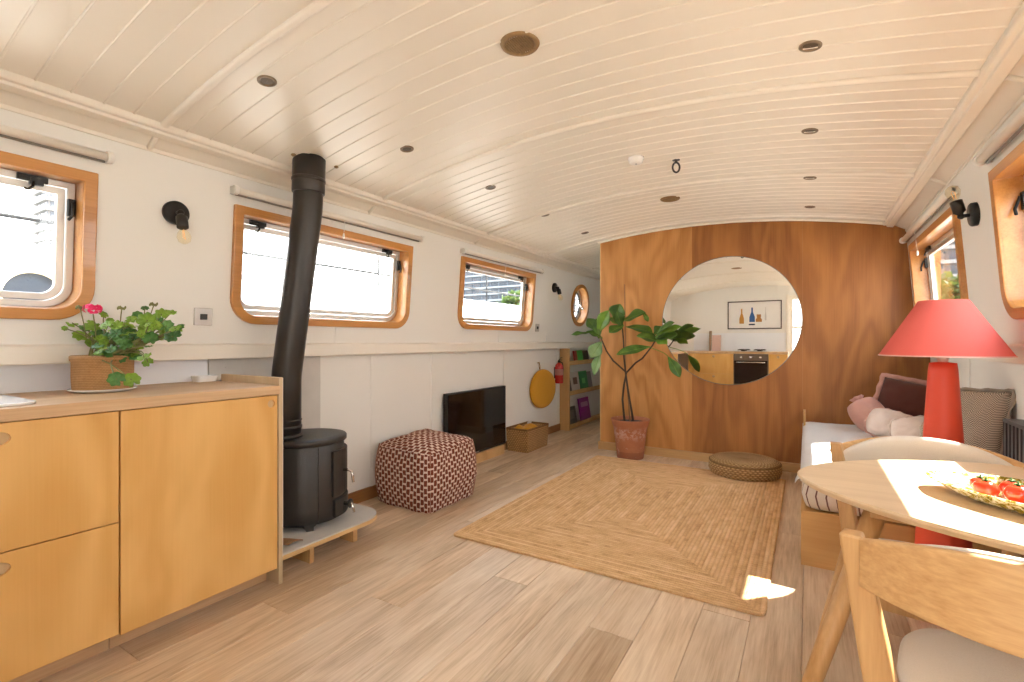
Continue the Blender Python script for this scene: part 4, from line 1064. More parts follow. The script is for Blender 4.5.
FL = [((130,270,4.52),(112,128,4.50),50,0,LEAFD),((122,225,4.52),(192,72,4.48),74,.3,LEAFY),((118,215,4.53),(48,126,4.5),60,-.3,LEAFD),
      ((155,262,4.52),(44,214,4.44),58,.2,LEAFD),((60,225,4.50),(-62,235,4.42),30,0,LEAFD),((147,285,4.50),(74,395,4.42),80,-.2,LEAFP),((140,345,4.49),(92,516,4.44),52,.2,LEAFP),
      ((238,140,4.60),(272,30,4.56),92,.2,LEAFD),((285,190,4.6),(252,82,4.52),60,-.2,LEAFD),((282,150,4.60),(442,82,4.50),84,.1,LEAFD),((430,85,4.50),(466,150,4.47),26,0,LEAFD),
      ((312,180,4.58),(494,218,4.44),78,-.15,LEAFD),((296,178,4.58),(198,222,4.46),72,.1,LEAFD),((300,180,4.62),(205,120,4.66),56,0,LEAFY),
      ((560,292,4.43),(388,240,4.36),104,.25,LEAFD),((492,318,4.45),(248,366,4.30),60,-.1,LEAFD),
      ((600,385,4.38),(684,528,4.34),54,.1,LEAFD),((512,262,4.44),(600,205,4.40),62,.0,LEAFD),((515,265,4.44),(660,235,4.38),74,.1,LEAFD),((505,240,4.46),(560,180,4.52),52,.2,LEAFD),((520,262,4.45),(590,300,4.34),50,.3,LEAFY),
      ((525,225,4.43),(640,150,4.36),50,.1,LEAFD),((535,235,4.43),(690,178,4.34),44,.2,LEAFY)]
for b_, t_, w_, ro, m_ in FL:
    figleaf(fu(*b_), fu(*t_), w_/6.823*4.6/F*1.28, ro, m_)
MB().tube([fu(488, 330, 4.45), fu(530, 345, 4.41), fu(575, 365, 4.39), fu(602, 388, 4.38)], .0035, 6).build('leaf_stalk', LEAFY, fg)

# ------------------------------------------------------------------ seagrass floor cushion
def make_seagrass():
    root = thing('seagrass_floor_cushion', 'round coiled seagrass floor cushion against the partition', 'floor cushion', (-.450, 4.498, 0))
    prof = [(.0005, .0)]; rr0, h = .252, .128
    path = [(.225, 0), (.262, .015), (.276, .048), (.276, .088), (.264, .120), (.238, .135)] + [(.238-.0165*k, .135+.004*min(1, k/5)) for k in range(1, 15)]
    dense = []
    for (a, b), (c, d) in zip(path[:-1], path[1:]):
        for k in range(4): dense.append((a+(c-a)*k/4, b+(d-b)*k/4))
    s_ = 0; out = [(.0005, .001), (.225, .001)]; prev = dense[0]
    for p in dense:
        s_ += math.dist(p, prev); prev = p
        bump_ = .004*abs(math.sin(s_*PI/.0165)); r = math.hypot(*p)
        nx, nz = (p[0]/.276)**3, (1 if p[1] > .115 else .1)
        out.append((max(.0005, p[0]+bump_*nx), p[1]+bump_*nz*.8))
    out.append((.0005, out[-1][1]))
    mb = MB().lathe(out, 96, root.location, cap=False)
    for k in list(mb.uv): mb.uv[k] = [(a*1.6, b*1.5) for a, b in mb.uv[k]]
    mb.build('coiled_body', SEAGRASS, root)
    MB().tube([Vector(root.location)+Vector((.270*math.cos(a), .270*math.sin(a), .112)) for a in [2*PI*k/64 for k in range(65)]], .007, 6, cap=False).build('rim_stitching', SEAGRASS, root)
make_seagrass()

# ------------------------------------------------------------------ bench bed
bn = thing('storage_bench', 'plywood storage bench below the right window by the partition', 'bench', (.38, 3.8, 0))
BX0, BX1, BY0, BY1 = -.026, .775, 2.835, 4.775
mb = MB().box(BX0, BX1, BY0, BY0+.018, 0, .272); mb.build('end_board', BOXPLY, bn, .0015)
MB().box(BX0, BX0+.018, BY0+.019, BY1, 0, .272).build('front_board', wood('bench_front_ply', (.50, .27, .085, 1), (.66, .40, .15, 1), 'Y', 6, 2.4, 5, .35, .5), bn, .0015)
MB().box(BX0+.019, BX1, BY0+.019, BY1, .235, .271).build('seat_board', BOXPLY, bn)
MB().box(BX0+.0, BX0+.016, BY1-.24, BY1, .273, .545).build('head_board', BOXPLY, bn, .002)
def slab(x0, x1, y0, y1, z0, z1, r, m_, name, parent=None, puff=.01, uvscale=1):
    # soft slab with rounded vertical and horizontal edges
    mb = MB(); lp = rr(x0, x1, y0, y1, r, r, 6); n0 = len(lp); dense = []
    for i in range(n0):
        a, b = lp[i], lp[(i+1) % n0]; k = max(1, int(math.dist(a, b)/.06))
        for j in range(k): dense.append((a[0]+(b[0]-a[0])*j/k, a[1]+(b[1]-a[1])*j/k))
    lp = dense; n = len(lp); cx_, cy_ = (x0+x1)/2, (y0+y1)/2; hx, hy = (x1-x0)/2, (y1-y0)/2
    L = [0]
    for i in range(n): L.append(L[-1]+math.dist(lp[i], lp[(i+1) % n]))
    e = min(.035, (z1-z0)*.3)
    rows = [(z0, e), (z0+e*.3, e*.3), (z0+e, 0), ((z0+z1)/2, -puff), (z1-e, 0), (z1-e*.3, e*.3), (z1, e)]
    def ring(z, ins): return [Vector((cx_+(x-cx_)*(1-ins/hx), cy_+(y-cy_)*(1-ins/hy), z)) for x, y in lp]
    rs = [ring(*q) for q in rows]
    vs = [p for q in rs for p in q]
    fs = []; uv = []
    for k in range(len(rs)-1):
        for i in range(n):
            fs.append((k*n+i, k*n+(i+1) % n, (k+1)*n+(i+1) % n, (k+1)*n+i)); uv.append([(L[i], k*.03), (L[i+1], k*.03), (L[i+1], k*.03+.03), (L[i], k*.03+.03)])
    mb.add(vs, fs, True, uv); o_ = len(mb.v)-len(vs)
    mb.f.append([o_+i for i in range(n)][::-1]); top = [o_+(len(rs)-1)*n+i for i in range(n)]
    mb.uv[len(mb.f)] = [(mb.v[i].x, mb.v[i].y) for i in top]; mb.f.append(top)
    return mb.build(name, m_, parent, fix=True)
mt = thing('bench_mattress', 'white mattress with brown ticking stripes on the storage bench', 'mattress', (.38, 3.8, .273))
slab(BX0+.012, BX1-.045, BY0+.005, BY1-.01, .274, .428, .05, TICK, 'mattress_body', mt)
bl = thing('white_blanket', 'white blanket spread over the striped bench mattress', 'blanket', (.38, 3.8, .43))
def blanket():
    mb = MB(); x0, x1, y0, y1 = BX0-.004, BX1-.05, BY0+.0, BY1-.02
    def f(a, b):
        x = x0+(x1-x0)*a; y = y0+(y1-y0)*b
        z = .462+.010*mnoise.noise(Vector((x*4, y*3, 2)))+.006*mnoise.noise(Vector((x*11, y*9, 4)))
        e = min(a, b, 1-a, 1-b)
        if e < .06: z -= .030*((.06-e)/.06)**1.6
        return Vector((x, y, z))
    mb.grid(f, 30, 60)
    return mb
o = blanket().build('blanket_sheet', SHEET, bl, fix=False)
md = o.modifiers.new('solid', 'SOLIDIFY'); md.thickness = .012; md.offset = -1
fr = MB()
for k in range(7):
    y = BY0+.01+.012*k; p = Vector((BX0+.01, y, .44)); fr.tube([p, p+Vector((-.025, -.008, -.012)), p+Vector((-.036, -.012+.004*(k % 3), -.034))], [.004, .003, .0015], 6)
fr.build('corner_tassel', SHEET, bl)

def pillow(name, label, cat, c, w, h, t_, rot, m_, group=None, flange=0, flm=None, pinch=.5, rnd=.08, seed=0, wr_=.02):
    root = thing(name, label, cat, c, group)
    M3 = rot.to_4x4() if hasattr(rot, 'to_4x4') else rot
    n = 22
    def f(sg):
        def g(a, b):
            x, y = 2*a-1, 2*b-1
            e = max(0, (1-x**2))*max(0, (1-y**2)); th = t_*.5*e**.42
            px_ = x*(1-.07*pinch*(1-abs(y)**2)*1.6*abs(x))*math.sqrt(1-rnd*y*y); py_ = y*(1-.07*pinch*(1-abs(x)**2)*1.6*abs(y))*math.sqrt(1-rnd*x*x)
            wv = wr_*(mnoise.noise(Vector((x*2.2+seed, y*2.2, sg)))+.5*mnoise.noise(Vector((x*5, y*5+seed, sg))))*min(1, e*3)
            return M3 @ Vector((px_*w/2, sg*(th+wv*.6*(1 if th > .002 else 0)), py_*h/2))
        return g
    mb = MB()
    for sg in (-1, 1): mb.grid(f(sg), n, n, True, lambda a, b: (a*w, b*h))
    mb.build('cover', m_, root, world=False, weld=.0004)
    if flange:
        mb = MB(); per = []
        for i in range(n): per.append((i/n, 0))
        for i in range(n): per.append((1, i/n))
        for i in range(n): per.append((1-i/n, 1))
        for i in range(n): per.append((0, 1-i/n))
        inn = [f(1)(a, b) for a, b in per]; out = []
        for k, ((a, b), p) in enumerate(zip(per, inn)):
            x, y = 2*a-1, 2*b-1; d = Vector((x if abs(x) > .97 else x*.4, 0, y if abs(y) > .97 else y*.4)); d.normalize()
            out.append(p+(M3.to_3x3() @ (d*flange+Vector((0, .012*math.sin(k*1.1+seed), 0)))))
        N = len(per); mb.add(inn+out, [(i, (i+1) % N, N+(i+1) % N, N+i) for i in range(N)], True)
        mb.build('flange', flm or m_, root, world=False, fix=False, solid=.004)
    return root
E3 = lambda x, y, z: (Matrix.Rotation(z, 3, 'Z') @ Matrix.Rotation(y, 3, 'Y') @ Matrix.Rotation(x, 3, 'X'))
PG = 'scatter cushions on the bench'
pillow('cushion', 'dark brown cushion with pink frilled edge leaning on the partition', 'cushion', (.615, 4.53, .662), .36, .34, .17, E3(-.25, .16, -.5), BROWN, PG, .034, PINK, seed=1)
pk = pillow('cushion', 'small dusty pink round cushion beside the brown cushion', 'cushion', (.378, 4.35, .590), .235, .25, .21, E3(-.4, -.5, .1), PINK, PG, 0, seed=2, wr_=.035, rnd=.42)
pillow('cushion', 'small pale blush cushion in front of the brown cushion', 'cushion', (.470, 4.00, .566), .28, .21, .20, E3(-.5, .25, -.1), BLUSH, PG, .012, PINK, seed=3, wr_=.035, rnd=.36)
pillow('cushion', 'pale blush cushion partly behind the coral lamp column', 'cushion', (.545, 3.62, .575), .26, .22, .18, E3(-.4, -.2, -.3), BLUSH, PG, .010, BLUSH, seed=4, rnd=.3)
pillow('cushion', 'cream cushion against the right wall behind the lamp', 'cushion', (.700, 3.60, .635), .30, .34, .11, E3(-.16, 0, -1.38), CREAMF, PG, 0, seed=5)
pillow('cushion', 'large taupe herringbone cushion beside the dark radiator', 'cushion', (.650, 3.18, .682), .42, .42, .17, E3(-.26, -.06, -1.02), HERR, PG, .016, TAUPE, seed=6, wr_=.035)
mb = MB(); tip = E3(-.4, -.5, .1) @ Vector((0, 0, .108)); ax_ = E3(-.4, -.5, .1) @ Vector((0, 0, 1))
mk_ = Matrix.Translation(tip) @ align(ax_)
mb.grid(lambda a, b: mk_ @ Vector(((.014+.030*b+.006*math.sin(a*2*PI*6)*b)*math.cos(a*2*PI), (.014+.030*b+.006*math.sin(a*2*PI*6)*b)*math.sin(a*2*PI), -.012+.040*b)), 48, 5)
mb.build('gathered_knot', PINK, pk, world=False, fix=False, solid=.004)

# ------------------------------------------------------------------ radiator
ra = thing('radiator', 'dark grey ribbed radiator on the right wall beside the bench', 'radiator', (.74, 2.1, .15))
RADM = simple('anthracite_radiator', (.045, .047, .055, 1), .35, .3)
RY0, RY1, RX0, RX1 = 1.30, 2.815, .705, .765
n = int((RY1-RY0)/.04); poly_ = []
for i in range(n):
    a = RY0+(RY1-RY0)*i/n; b = RY0+(RY1-RY0)*(i+1)/n; w = b-a
    poly_ += [(RX0+.012, a), (RX0+.012, a+w*.18), (RX0, a+w*.36), (RX0, a+w*.82)]
poly_ += [(RX0+.012, RY1), (RX1, RY1), (RX1, RY0)]
MB().prism(poly_, lambda a, b, c: Vector((a, b, c)), .17, .78).build('ribbed_panel', RADM, ra)
tp = MB().box(RX0-.002, RX1+.002, RY0-.003, RY1+.003, .78, .795); tp.build('top_grille', RADM, ra, .003)
MB().box(RX0, RX1+.002, RY1+.0005, RY1+.006, .17, .79).build('end_cover', RADM, ra, .002)
for yy in (RY0+.15, RY1-.15): MB().box(RX1, XR, yy-.02, yy+.02, .3, .7).build('wall_bracket', RADM, ra)
MB().tube([(.735, RY0+.05, 0), (.735, RY0+.05, .17)], .009, 10).build('pipe', STEEL, ra)

# ------------------------------------------------------------------ coral lamp
LC = Vector((.478, 2.630, 0))
lp = thing('floor_lamp', 'large coral red lamp with conical column and wide shade', 'lamp', LC)
MB().lathe([(.0005, 0), (.100, 0), (.106, .006), (.105, .02), (.0475, 1.00), (.044, 1.03), (.0005, 1.035)], 64, LC).build('column', CORAL, lp)
sh = MB().lathe([(.212, 1.060), (.080, 1.286), (.0775, 1.286), (.2085, 1.062), (.212, 1.060)], 72, LC, cap=False).build('lamp_shade', SHADE, lp)
mb = MB().lathe([(.2135, 1.0575), (.2135, 1.0625), (.2080, 1.0625), (.2080, 1.0575), (.2135, 1.0575)], 72, LC, cap=False); mb.build('shade_rim', simple('pale_shade_rim', (.75, .45, .38, 1), .6), sh)
for k in range(3):
    a = 2*PI*k/3+.4; mb = MB().tube([LC+Vector((0, 0, 1.15)), LC+Vector((.077*math.cos(a), .077*math.sin(a), 1.280))], .003, 6); mb.build('shade_arm', STEEL, sh)
MB().lathe([(.014, 1.03), (.018, 1.04), (.018, 1.10), (.0005, 1.105)], 20, LC).build('bulb_holder', PLASTIC, lp)
MB().lathe([(.012, 1.10), (.03, 1.15), (.03, 1.17), (.015, 1.195), (.0005, 1.198)], 24, LC).build('bulb', WHITEC, lp)

# ------------------------------------------------------------------ dining table
TZ = .740
tb = thing('dining_table', 'pale oak dining table with rounded pointed end', 'table', (.45, 1.64, 0))
def tab_poly(k=0.0):
    pts = []; n = 96
    for i in range(n):
        q = 2*PI*i/n; c_, s_ = math.cos(q), math.sin(q)
        if c_ < 0: e = 2/1.7; x = -abs(c_)**e*.60; y = math.copysign(abs(s_)**e, s_)*.43
        else: e = 2/2.6; x = abs(c_)**e*.105; y = math.copysign(abs(s_)**e, s_)*.43
        if abs(c_) < 1e-6: x = 0
        pts.append((.575+x*(1-k/.6 if x < 0 else 1-k/.105), 1.64+y*(1-k/.43)))
    return pts
def tabletop():
    mb = MB(); rings = [(.035, TZ-.026), (.012, TZ-.020), (.001, TZ-.008), (0, TZ-.004), (.003, TZ)]
    ps = [[Vector((x, y, z)) for x, y in tab_poly(k)] for k, z in rings]; n = 96
    vs = [p for q in ps for p in q]; fs = [(k*n+i, k*n+(i+1) % n, (k+1)*n+(i+1) % n, (k+1)*n+i) for k in range(len(ps)-1) for i in range(n)]
    mb.add(vs, fs); mb.f.append(list(range(n))[::-1]); mb.f.append([(len(ps)-1)*n+i for i in range(n)])
    return mb.build('tabletop', OAKT, tb)
tabletop()
for a, b in (((.150, 1.490, TZ-.022), (-.075, 1.375, 0)), ((.60, 1.86, TZ-.022), (.655, 1.97, 0)), ((.60, 1.42, TZ-.022), (.655, 1.31, 0))):
    MB().tube([a, Vector(a)*.5+Vector(b)*.5, b], [.024, .0215, .016], 20).build('leg', OAKL, tb)
MB().prism([(.13, 1.46), (.62, 1.40), (.64, 1.46), (.64, 1.83), (.62, 1.88), (.20, 1.60)], lambda a, b, c: Vector((a, b, c)), TZ-.050, TZ-.026).build('under_frame', OAKL, tb, .003)

# platter with tomatoes
PC = Vector((.462, 1.545, TZ)); PA = math.radians(-34)
pl = thing('oval_platter', 'long oval platter glazed in green and cream flecks on the table', 'platter', PC)
pm = Matrix.Translation(PC) @ Matrix.Rotation(PA, 4, 'Z')
def platter():
    mb = MB(); n = 72
    rows = [(.45, .001), (.66, .002), (.80, .012), (.95, .029), (1.0, .034), (.985, .0365), (.94, .032), (.80, .017), (.64, .0085), (.30, .007)]
    vs = []
    for k, z in rows:
        for i in range(n):
            q = 2*PI*i/n; wv = 1+.012*math.cos(q*8); vs.append(pm @ Vector((.225*k*wv*math.cos(q), .128*k*wv*math.sin(q), z)))
    fs = [(k*n+i, k*n+(i+1) % n, (k+1)*n+(i+1) % n, (k+1)*n+i) for k in range(len(rows)-1) for i in range(n)]
    mb.add(vs, fs, True); mb.f.append(list(range(n))[::-1]); mb.f.append([(len(rows)-1)*n+i for i in range(n)])
    return mb
platter().build('dish', GLAZE, pl)
def tomato(p, r, label, sq=.82, rz=0):
    root = thing('tomato', label, 'tomato', p, 'tomatoes on the platter', rz)
    prof = []
    for i in range(17):
        a = PI*i/16; rr_ = r*math.sin(a)**.9 if 0 < i < 16 else .0004; z = -r*sq*math.cos(a)
        if i > 12: z -= r*.10*((i-12)/4)**2
        prof.append((max(.0004, rr_), z+r*sq))
    mb = MB(); seg = 30; n = len(prof); vs = []
    for j in range(seg):
        a = 2*PI*j/seg; k = 1+.025*math.cos(5*a)
        vs += [Vector((pr_*k*math.cos(a), pr_*k*math.sin(a), z)) for pr_, z in prof]
    fs = [(j*n+i, ((j+1) % seg)*n+i, ((j+1) % seg)*n+i+1, j*n+i+1) for j in range(seg) for i in range(n-1)]
    mb.add(vs, fs, True).build('flesh', TOMATO, root, world=False, weld=.0003)
    mb = MB(); z = r*sq*2-r*.09
    for k in range(5):
        a = 2*PI*k/5; mb.tube([(0, 0, z+.001), (r*.22*math.cos(a), r*.22*math.sin(a), z+.004), (r*.42*math.cos(a), r*.42*math.sin(a), z+.001)], [.0022, .002, .0006], 5)
    mb.tube([(0, 0, z), (.001, .001, z+.010)], .0016, 6); mb.build('calyx', STALK, root, world=False)
pt = lambda a, b, z=.0095: pm @ Vector((a, b, z))
tomato(pt(-.096, -.036), .0245, 'red tomato at the front left of the pile on the platter')
tomato(pt(-.043, -.024), .0255, 'red tomato at the front in the middle of the platter', rz=1)
tomato(pt(-.125, .012), .0205, 'small red tomato behind, at the left of the pile')
tomato(pt(-.072, .026), .0225, 'red tomato behind the two front ones on the platter', rz=2)
tomato(pt(.012, -.010), .025, 'red tomato on the far right part of the platter', rz=.5)

# ------------------------------------------------------------------ chairs
def chair(label, loc, rz):
    root = thing('dining_chair', label, 'chair', (0, 0, 0), 'oak dining chairs with padded curved backrests')
    B = lambda mb, nm, m_, par=root, **k: mb.build(nm, m_, par, world=False, **k)
    # curved backrest: oval shield, faces +y, centre at y = -.20 (back)
    def bk(x, z, o): # o = offset towards the back
        return Vector((x, -.285+1.35*x*x-o-.10*(z-.72)*-1*0, z+.0))
    W = .232
    def outline(x, zoff=0):
        q = min(1, abs(x)/W)
        top = .790-.04*q**2.2; bot = .652+.01*q*q
        return top, bot
    def shell(o0, o1, inset=0.0, puff=0):
        mb = MB(); nx, nz = 26, 8; s = []
        for o in (o0, o1):
            def f(a, b, o=o):
                x = (2*a-1)*(W-inset); t_, b_ = outline(x); t_ -= inset; b_ += inset
                if puff: 
                    e = (1-abs(2*a-1)**3)*(1-abs(2*b-1)**3); oo = o - (puff*e**.5 if o == o1 else 0)
                    q = abs(2*a-1); mid = (t_+b_)/2; hh = (t_-b_)/2*math.sqrt(max(.02, 1-q**3.2))
                    return bk(x, mid+hh*(2*b-1), oo)
                return bk(x, b_+(t_-b_)*b, o)
            mb.grid(f, nx, nz)
        # rim
        N = (nx+1)*(nz+1); per = [i for i in range(nx+1)]+[j*(nx+1)+nx for j in range(1, nz+1)]+[nz*(nx+1)+i for i in range(nx-1, -1, -1)]+[j*(nx+1) for j in range(nz-1, 0, -1)]
        k = len(per); o_ = len(mb.v)-2*N
        for i in range(k): mb.f.append([o_+per[i], o_+per[(i+1) % k], o_+N+per[(i+1) % k], o_+N+per[i]])
        return mb
    back = B(shell(0.0, .014), 'backrest', OAKB, weld=.0002, bevel=.003)
    B(shell(-.001, -.012, -.003, .014), 'back_pad', BEIGEF, back, weld=.0002)
    for s in (-1, 1):
        # rear post: flat tapered plank splaying to the rear at floor
        p0 = Vector((s*.245, -.205, .754)); p1 = Vector((s*.196, -.175, .43)); 
        mb = MB(); ws = [(.0, .042, .032), (.25, .047, .036), (.75, .056, .044), (1.0, .054, .044)]
        vs = []
        for k, w, d in ws:
            p = p0.lerp(p1, k)
            vs += [p+Vector((-d/2-.004, -w/2, 0)), p+Vector((d/2+.004, -w/2, 0)), p+Vector((d/2, w/2, 0)), p+Vector((-d/2, w/2, 0))]
        fs = [(0, 1, 2, 3)[::-1], (12, 13, 14, 15)]+[(4*k+i, 4*k+(i+1) % 4, 4*k+4+(i+1) % 4, 4*k+4+i) for k in range(3) for i in range(4)]
        mb.add(vs, fs); post = B(mb, 'back_post', OAKL, bevel=.005)
        sd_ = MB()
        for zz in (.715, .685):
            c = p0.lerp(p1, (.745-zz)/.315); sd_.lathe([(.0055, 0), (.0055, .002), (.0005, .0025)], 12, m=Matrix.Translation(c+Vector((s*.0205, -.004, 0))) @ align((s, 0, 0)))
        B(sd_, 'screw_plug', simple('dark_plug', (.10, .05, .02, 1), .5), post)
        B(MB().tube([p1+Vector((0, .01, .02)), Vector((s*.165, -.245, .2)), Vector((s*.125, -.30, 0))], [.021, .018, .013], 14), 'leg', OAKL)
        B(MB().tube([p1+Vector((0, .01, .0)), Vector((s*.245, -.04, .21)), Vector((s*.285, .125, 0))], [.021, .018, .012], 14), 'leg', OAKL)
    # seat rails and padded round seat
    B(MB().box(-.19, .19, -.19, -.165, .378, .42).box(-.165, -.145, -.17, .20, .38, .418).box(.145, .165, -.17, .20, .38, .418).box(-.165, .165, .19, .21, .38, .418), 'seat_frame', OAKL, bevel=.004)
    lpo = []
    for i in range(72):
        q = 2*PI*i/72; c_, s_ = math.cos(q), math.sin(q); e = 2/2.9
        wx = .225 if s_ > 0 else .205
        lpo.append((math.copysign(abs(c_)**e, c_)*(.192+.010*s_), .0+math.copysign(abs(s_)**e, s_)*.19))
    mb = MB(); rows = [(.90, .420), (.97, .423), (1.0, .435), (.995, .447), (.95, .457), (.80, .462), (.5, .463)]
    vs = [Vector((x*k, y*k, z)) for k, z in rows for x, y in lpo]; n = 72
    fs = [(k*n+i, k*n+(i+1) % n, (k+1)*n+(i+1) % n, (k+1)*n+i) for k in range(len(rows)-1) for i in range(n)]
    mb.add(vs, fs, True); mb.f.append(list(range(n))[::-1]); mb.f.append([(len(rows)-1)*n+i for i in range(n)])
    B(mb, 'seat', BEIGEF)
    root.location = loc; root.rotation_euler = (0, 0, rz)
    return root
CH = chair('oak dining chair in the foreground seen from behind with beige seat', (.355, 1.287, 0), -.20)
c2 = copy_tree(CH, (.300, 1.862, 0), PI-.15)
tag(c2, 'oak dining chair across the table with its beige back pad facing the camera', 'chair')

# ------------------------------------------------------------------ kitchen behind the camera (seen in the mirror)
KF = -.66
ku = thing('kitchen_base_unit', 'birch drawer unit of the back kitchen run seen in the mirror', 'cabinet', (-1.6, -.95, 0))
def kfront(nm, x0, x1, z0, z1, root, pull=True):
    d = MB().box(x0+.002, x1-.002, KF-.018, KF, z0, z1).build(nm, BIRCH, root, .0015)
    if pull:
        xc = (x0+x1)/2; MB().lathe([(.0005, .001), (.026, .001), (.026, -.004)], 24, m=Matrix.Translation((xc, KF, z1-.05)) @ Matrix.Rotation(-PI/2, 4, 'X'), cap=False).build('finger_pull', HOLEIN, d)
MB().box(-2.05, -1.215, YB+.005, KF-.019, .085, .872).build('carcass', BIRCHX, ku)
for x0, x1 in ((-2.05, -1.93), (-1.93, -1.215)):
    kfront('drawer', x0, x1, .482, .872, ku, x1-x0 > .3); kfront('drawer', x0, x1, .085, .478, ku, x1-x0 > .3)
MB().box(-2.05, -1.215, YB+.1, KF-.06, 0, .085).build('kickboard', OAKTOP, ku)
k2 = thing('kitchen_end_cupboard', 'narrow birch cupboard right of the oven seen in the mirror', 'cabinet', (-.45, -.95, 0))
MB().box(-.615, -.30, YB+.005, KF-.019, .085, .872).build('carcass', BIRCHX, k2); kfront('door', -.615, -.30, .085, .872, k2)
MB().box(-.615, -.30, YB+.1, KF-.06, 0, .085).build('kickboard', OAKTOP, k2)
ov = thing('oven', 'built in oven with dark glass door in the back kitchen run', 'oven', (-.915, -.95, .1))
MB().box(-1.213, -.617, YB+.005, KF-.004, .085, .872).build('oven_body', simple('oven_brown_steel', (.22, .17, .13, 1), .35, .8), ov)
MB().box(-1.213, -.617, YB+.1, KF-.06, 0, .0845).build('plinth', OAKTOP, ov)
dd_ = MB().box(-1.20, -.63, KF-.004, KF+.012, .30, .745).build('oven_door', DGLASS, ov, .003)
MB().tube([(-1.16, KF+.012, .715), (-1.16, KF+.04, .715), (-.67, KF+.04, .715), (-.67, KF+.012, .715)], .008, 8).build('door_handle', CHROME, dd_)
for k in range(3): MB().lathe([(.022, 0), (.02, .02), (.0005, .022)], 20, m=Matrix.Translation((-1.08+.165*k, KF-.003, .81)) @ align((0, 1, 0))).build('control_knob', CHROME, ov)
o = MB().box(-2.060, -.295, YB+.005, KF+.015, .876, .916).build('back_worktop', OAKTOP, bevel=.003); tag(o, 'oak worktop of the back kitchen run seen in the mirror', 'worktop')
hb = thing('gas_hob', 'gas hob with black pan supports seen in the mirror', 'hob', (-.92, -.95, .917))
MB().box(-1.2, -.64, -1.2, -.71, .9165, .924).build('hob_plate', STEEL, hb, .002)
for x in (-1.06, -.78):
    mb = MB()
    for y in (-1.08, -.83):
        mb.lathe([(.04, .924), (.04, .94), (.0005, .945)], 20, (x, y, 0))
        for a in range(4): mb.box(-.006, .006, .02, .11, .945, .96, Matrix.Translation((x, y, 0)) @ Matrix.Rotation(a*PI/2+.78, 4, 'Z'))
        mb.tube([(x+.1*math.cos(q), y+.1*math.sin(q), .945) for q in [2*PI*i/24 for i in range(25)]], .006, 6, cap=False)
    mb.build('pan_support', BLACK, hb)
o = MB().box(-2.055, -.35, YB+.001, YB+.008, .9165, 1.28).build('back_splashback', SPLASH); tag(o, 'white splashback behind the hob seen in the mirror', 'splashback')
pc = thing('framed_picture', 'framed picture of painted bottles on the kitchen wall in the mirror', 'picture', (-.89, YB, 1.62))
mb = MB(); x0, x1, z0, z1 = -1.39, -.42, 1.36, 1.92
mb.box(x0, x1, YB+.001, YB+.028, z0, z0+.018).box(x0, x1, YB+.001, YB+.028, z1-.018, z1).box(x0, x0+.018, YB+.001, YB+.028, z0, z1).box(x1-.018, x1, YB+.001, YB+.028, z0, z1)
mb.build('picture_frame', simple('dark_frame', (.05, .035, .03, 1), .4), pc)
MB().box(x0+.015, x1-.015, YB+.002, YB+.012, z0+.015, z1-.015).build('print', simple('print_paper', (.78, .76, .74, 1), .6), pc)
def bottle2d(nm, x, z, w, h, col, neck=.3):
    p = [(-.5, 0), (.5, 0), (.5, .35), (.3, .55), (neck*.5, .7), (neck*.5, 1), (-neck*.5, 1), (-neck*.5, .7), (-.3, .55), (-.5, .35)]
    MB().prism([(x+a*w, z+b*h) for a, b in p], lambda a, b, c: Vector((a, c, b)), YB+.0121, YB+.0128).build(nm, simple('ink_'+nm, col, .6), pc)
bottle2d('painted_bottle', -1.13, 1.47, .085, .30, (.50, .24, .04, 1)); bottle2d('painted_blue_bottle', -.94, 1.50, .10, .29, (.03, .10, .28, 1)); bottle2d('painted_jug', -.82, 1.50, .11, .15, (.38, .17, .04, 1), .7); bottle2d('painted_thin_bottle', -.70, 1.53, .03, .26, (.55, .52, .50, 1))
MB().box(-1.0, -.89, YB+.0121, YB+.0128, 1.435, 1.465).build('painted_base', simple('ink_navy', (.02, .03, .08, 1), .6), pc)
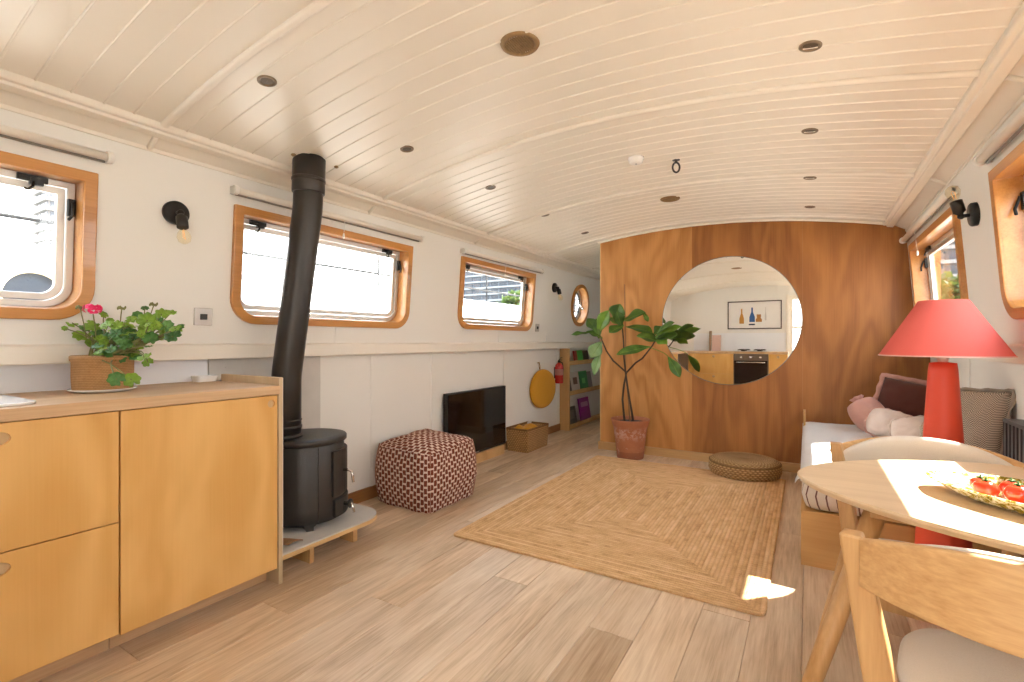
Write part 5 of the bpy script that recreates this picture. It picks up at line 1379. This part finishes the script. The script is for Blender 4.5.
for x, w, h, col, l in ((-1.72, .05, .42, (.36, .25, .16, 1), 'tall thin wooden board leaning on the kitchen wall in the mirror'), (-1.60, .17, .33, (.62, .42, .36, 1), 'pinkish chopping board leaning on the kitchen wall in the mirror')):
    mm = Matrix.Translation((x, YB+.085, .917)) @ Matrix.Rotation(.17, 4, 'X')
    o = MB().box(-w/2, w/2, -.018, 0, 0, h, mm).build('chopping_board', simple('board_'+str(int(w*100)), col, .6), bevel=.004); tag(o, l, 'chopping board', 'chopping boards')
# glazed companionway door at the back right
dr_ = rootempty('door_1', (.18, YB-.04, 0))
mb = MB(); x0, x1 = -.295, .655
for a, b, c, d in ((x0, x0+.06, 0, 2.0), (x1-.06, x1, 0, 2.0), (x0+.06, x1-.06, 0, .14), (x0+.06, x1-.06, 1.92, 2.0), (x0+.06, x1-.06, .86, .93), (x0+.06, x1-.06, 1.36, 1.41)):
    mb.box(a, b, YB-.06, YB-.02, c, d)
o = mb.build('door_frame', TRIMW, dr_, .002); o['kind'] = 'structure'
o = MB().box(x0+.05, x1-.05, YB-.042, YB-.038, .13, 1.93).build('door_glass', GLASS, dr_); o['kind'] = 'structure'

# ------------------------------------------------------------------ light
w = bpy.data.worlds.new('sky'); sc.world = w; w.use_nodes = True; wt_ = w.node_tree
bg = wt_.nodes['Background']
tc = wt_.nodes.new('ShaderNodeTexCoord'); sp = wt_.nodes.new('ShaderNodeSeparateXYZ'); rp = wt_.nodes.new('ShaderNodeValToRGB')
wt_.links.new(tc.outputs['Generated'], sp.inputs[0]); wt_.links.new(sp.outputs[2], rp.inputs[0]); wt_.links.new(rp.outputs[0], bg.inputs[0])
rp.color_ramp.elements[0].position = .0; rp.color_ramp.elements[0].color = (1.0, .98, .95, 1)
rp.color_ramp.elements[1].position = 1.0; rp.color_ramp.elements[1].color = (.62, .80, 1.0, 1)
e = rp.color_ramp.elements.new(.35); e.color = (.95, .97, 1.0, 1)
SKY = 5.5
bg.inputs[1].default_value = SKY
sun = bpy.data.lights.new('sun', 'SUN'); sun.energy = 24; sun.angle = .009; sun.color = (1, .93, .82)
so = bpy.data.objects.new('sun', sun); C.objects.link(so); so.rotation_euler = Vector((-1, -1.2, -1.72)).to_track_quat('-Z', 'Y').to_euler()
so.location = (3, 3, 8)
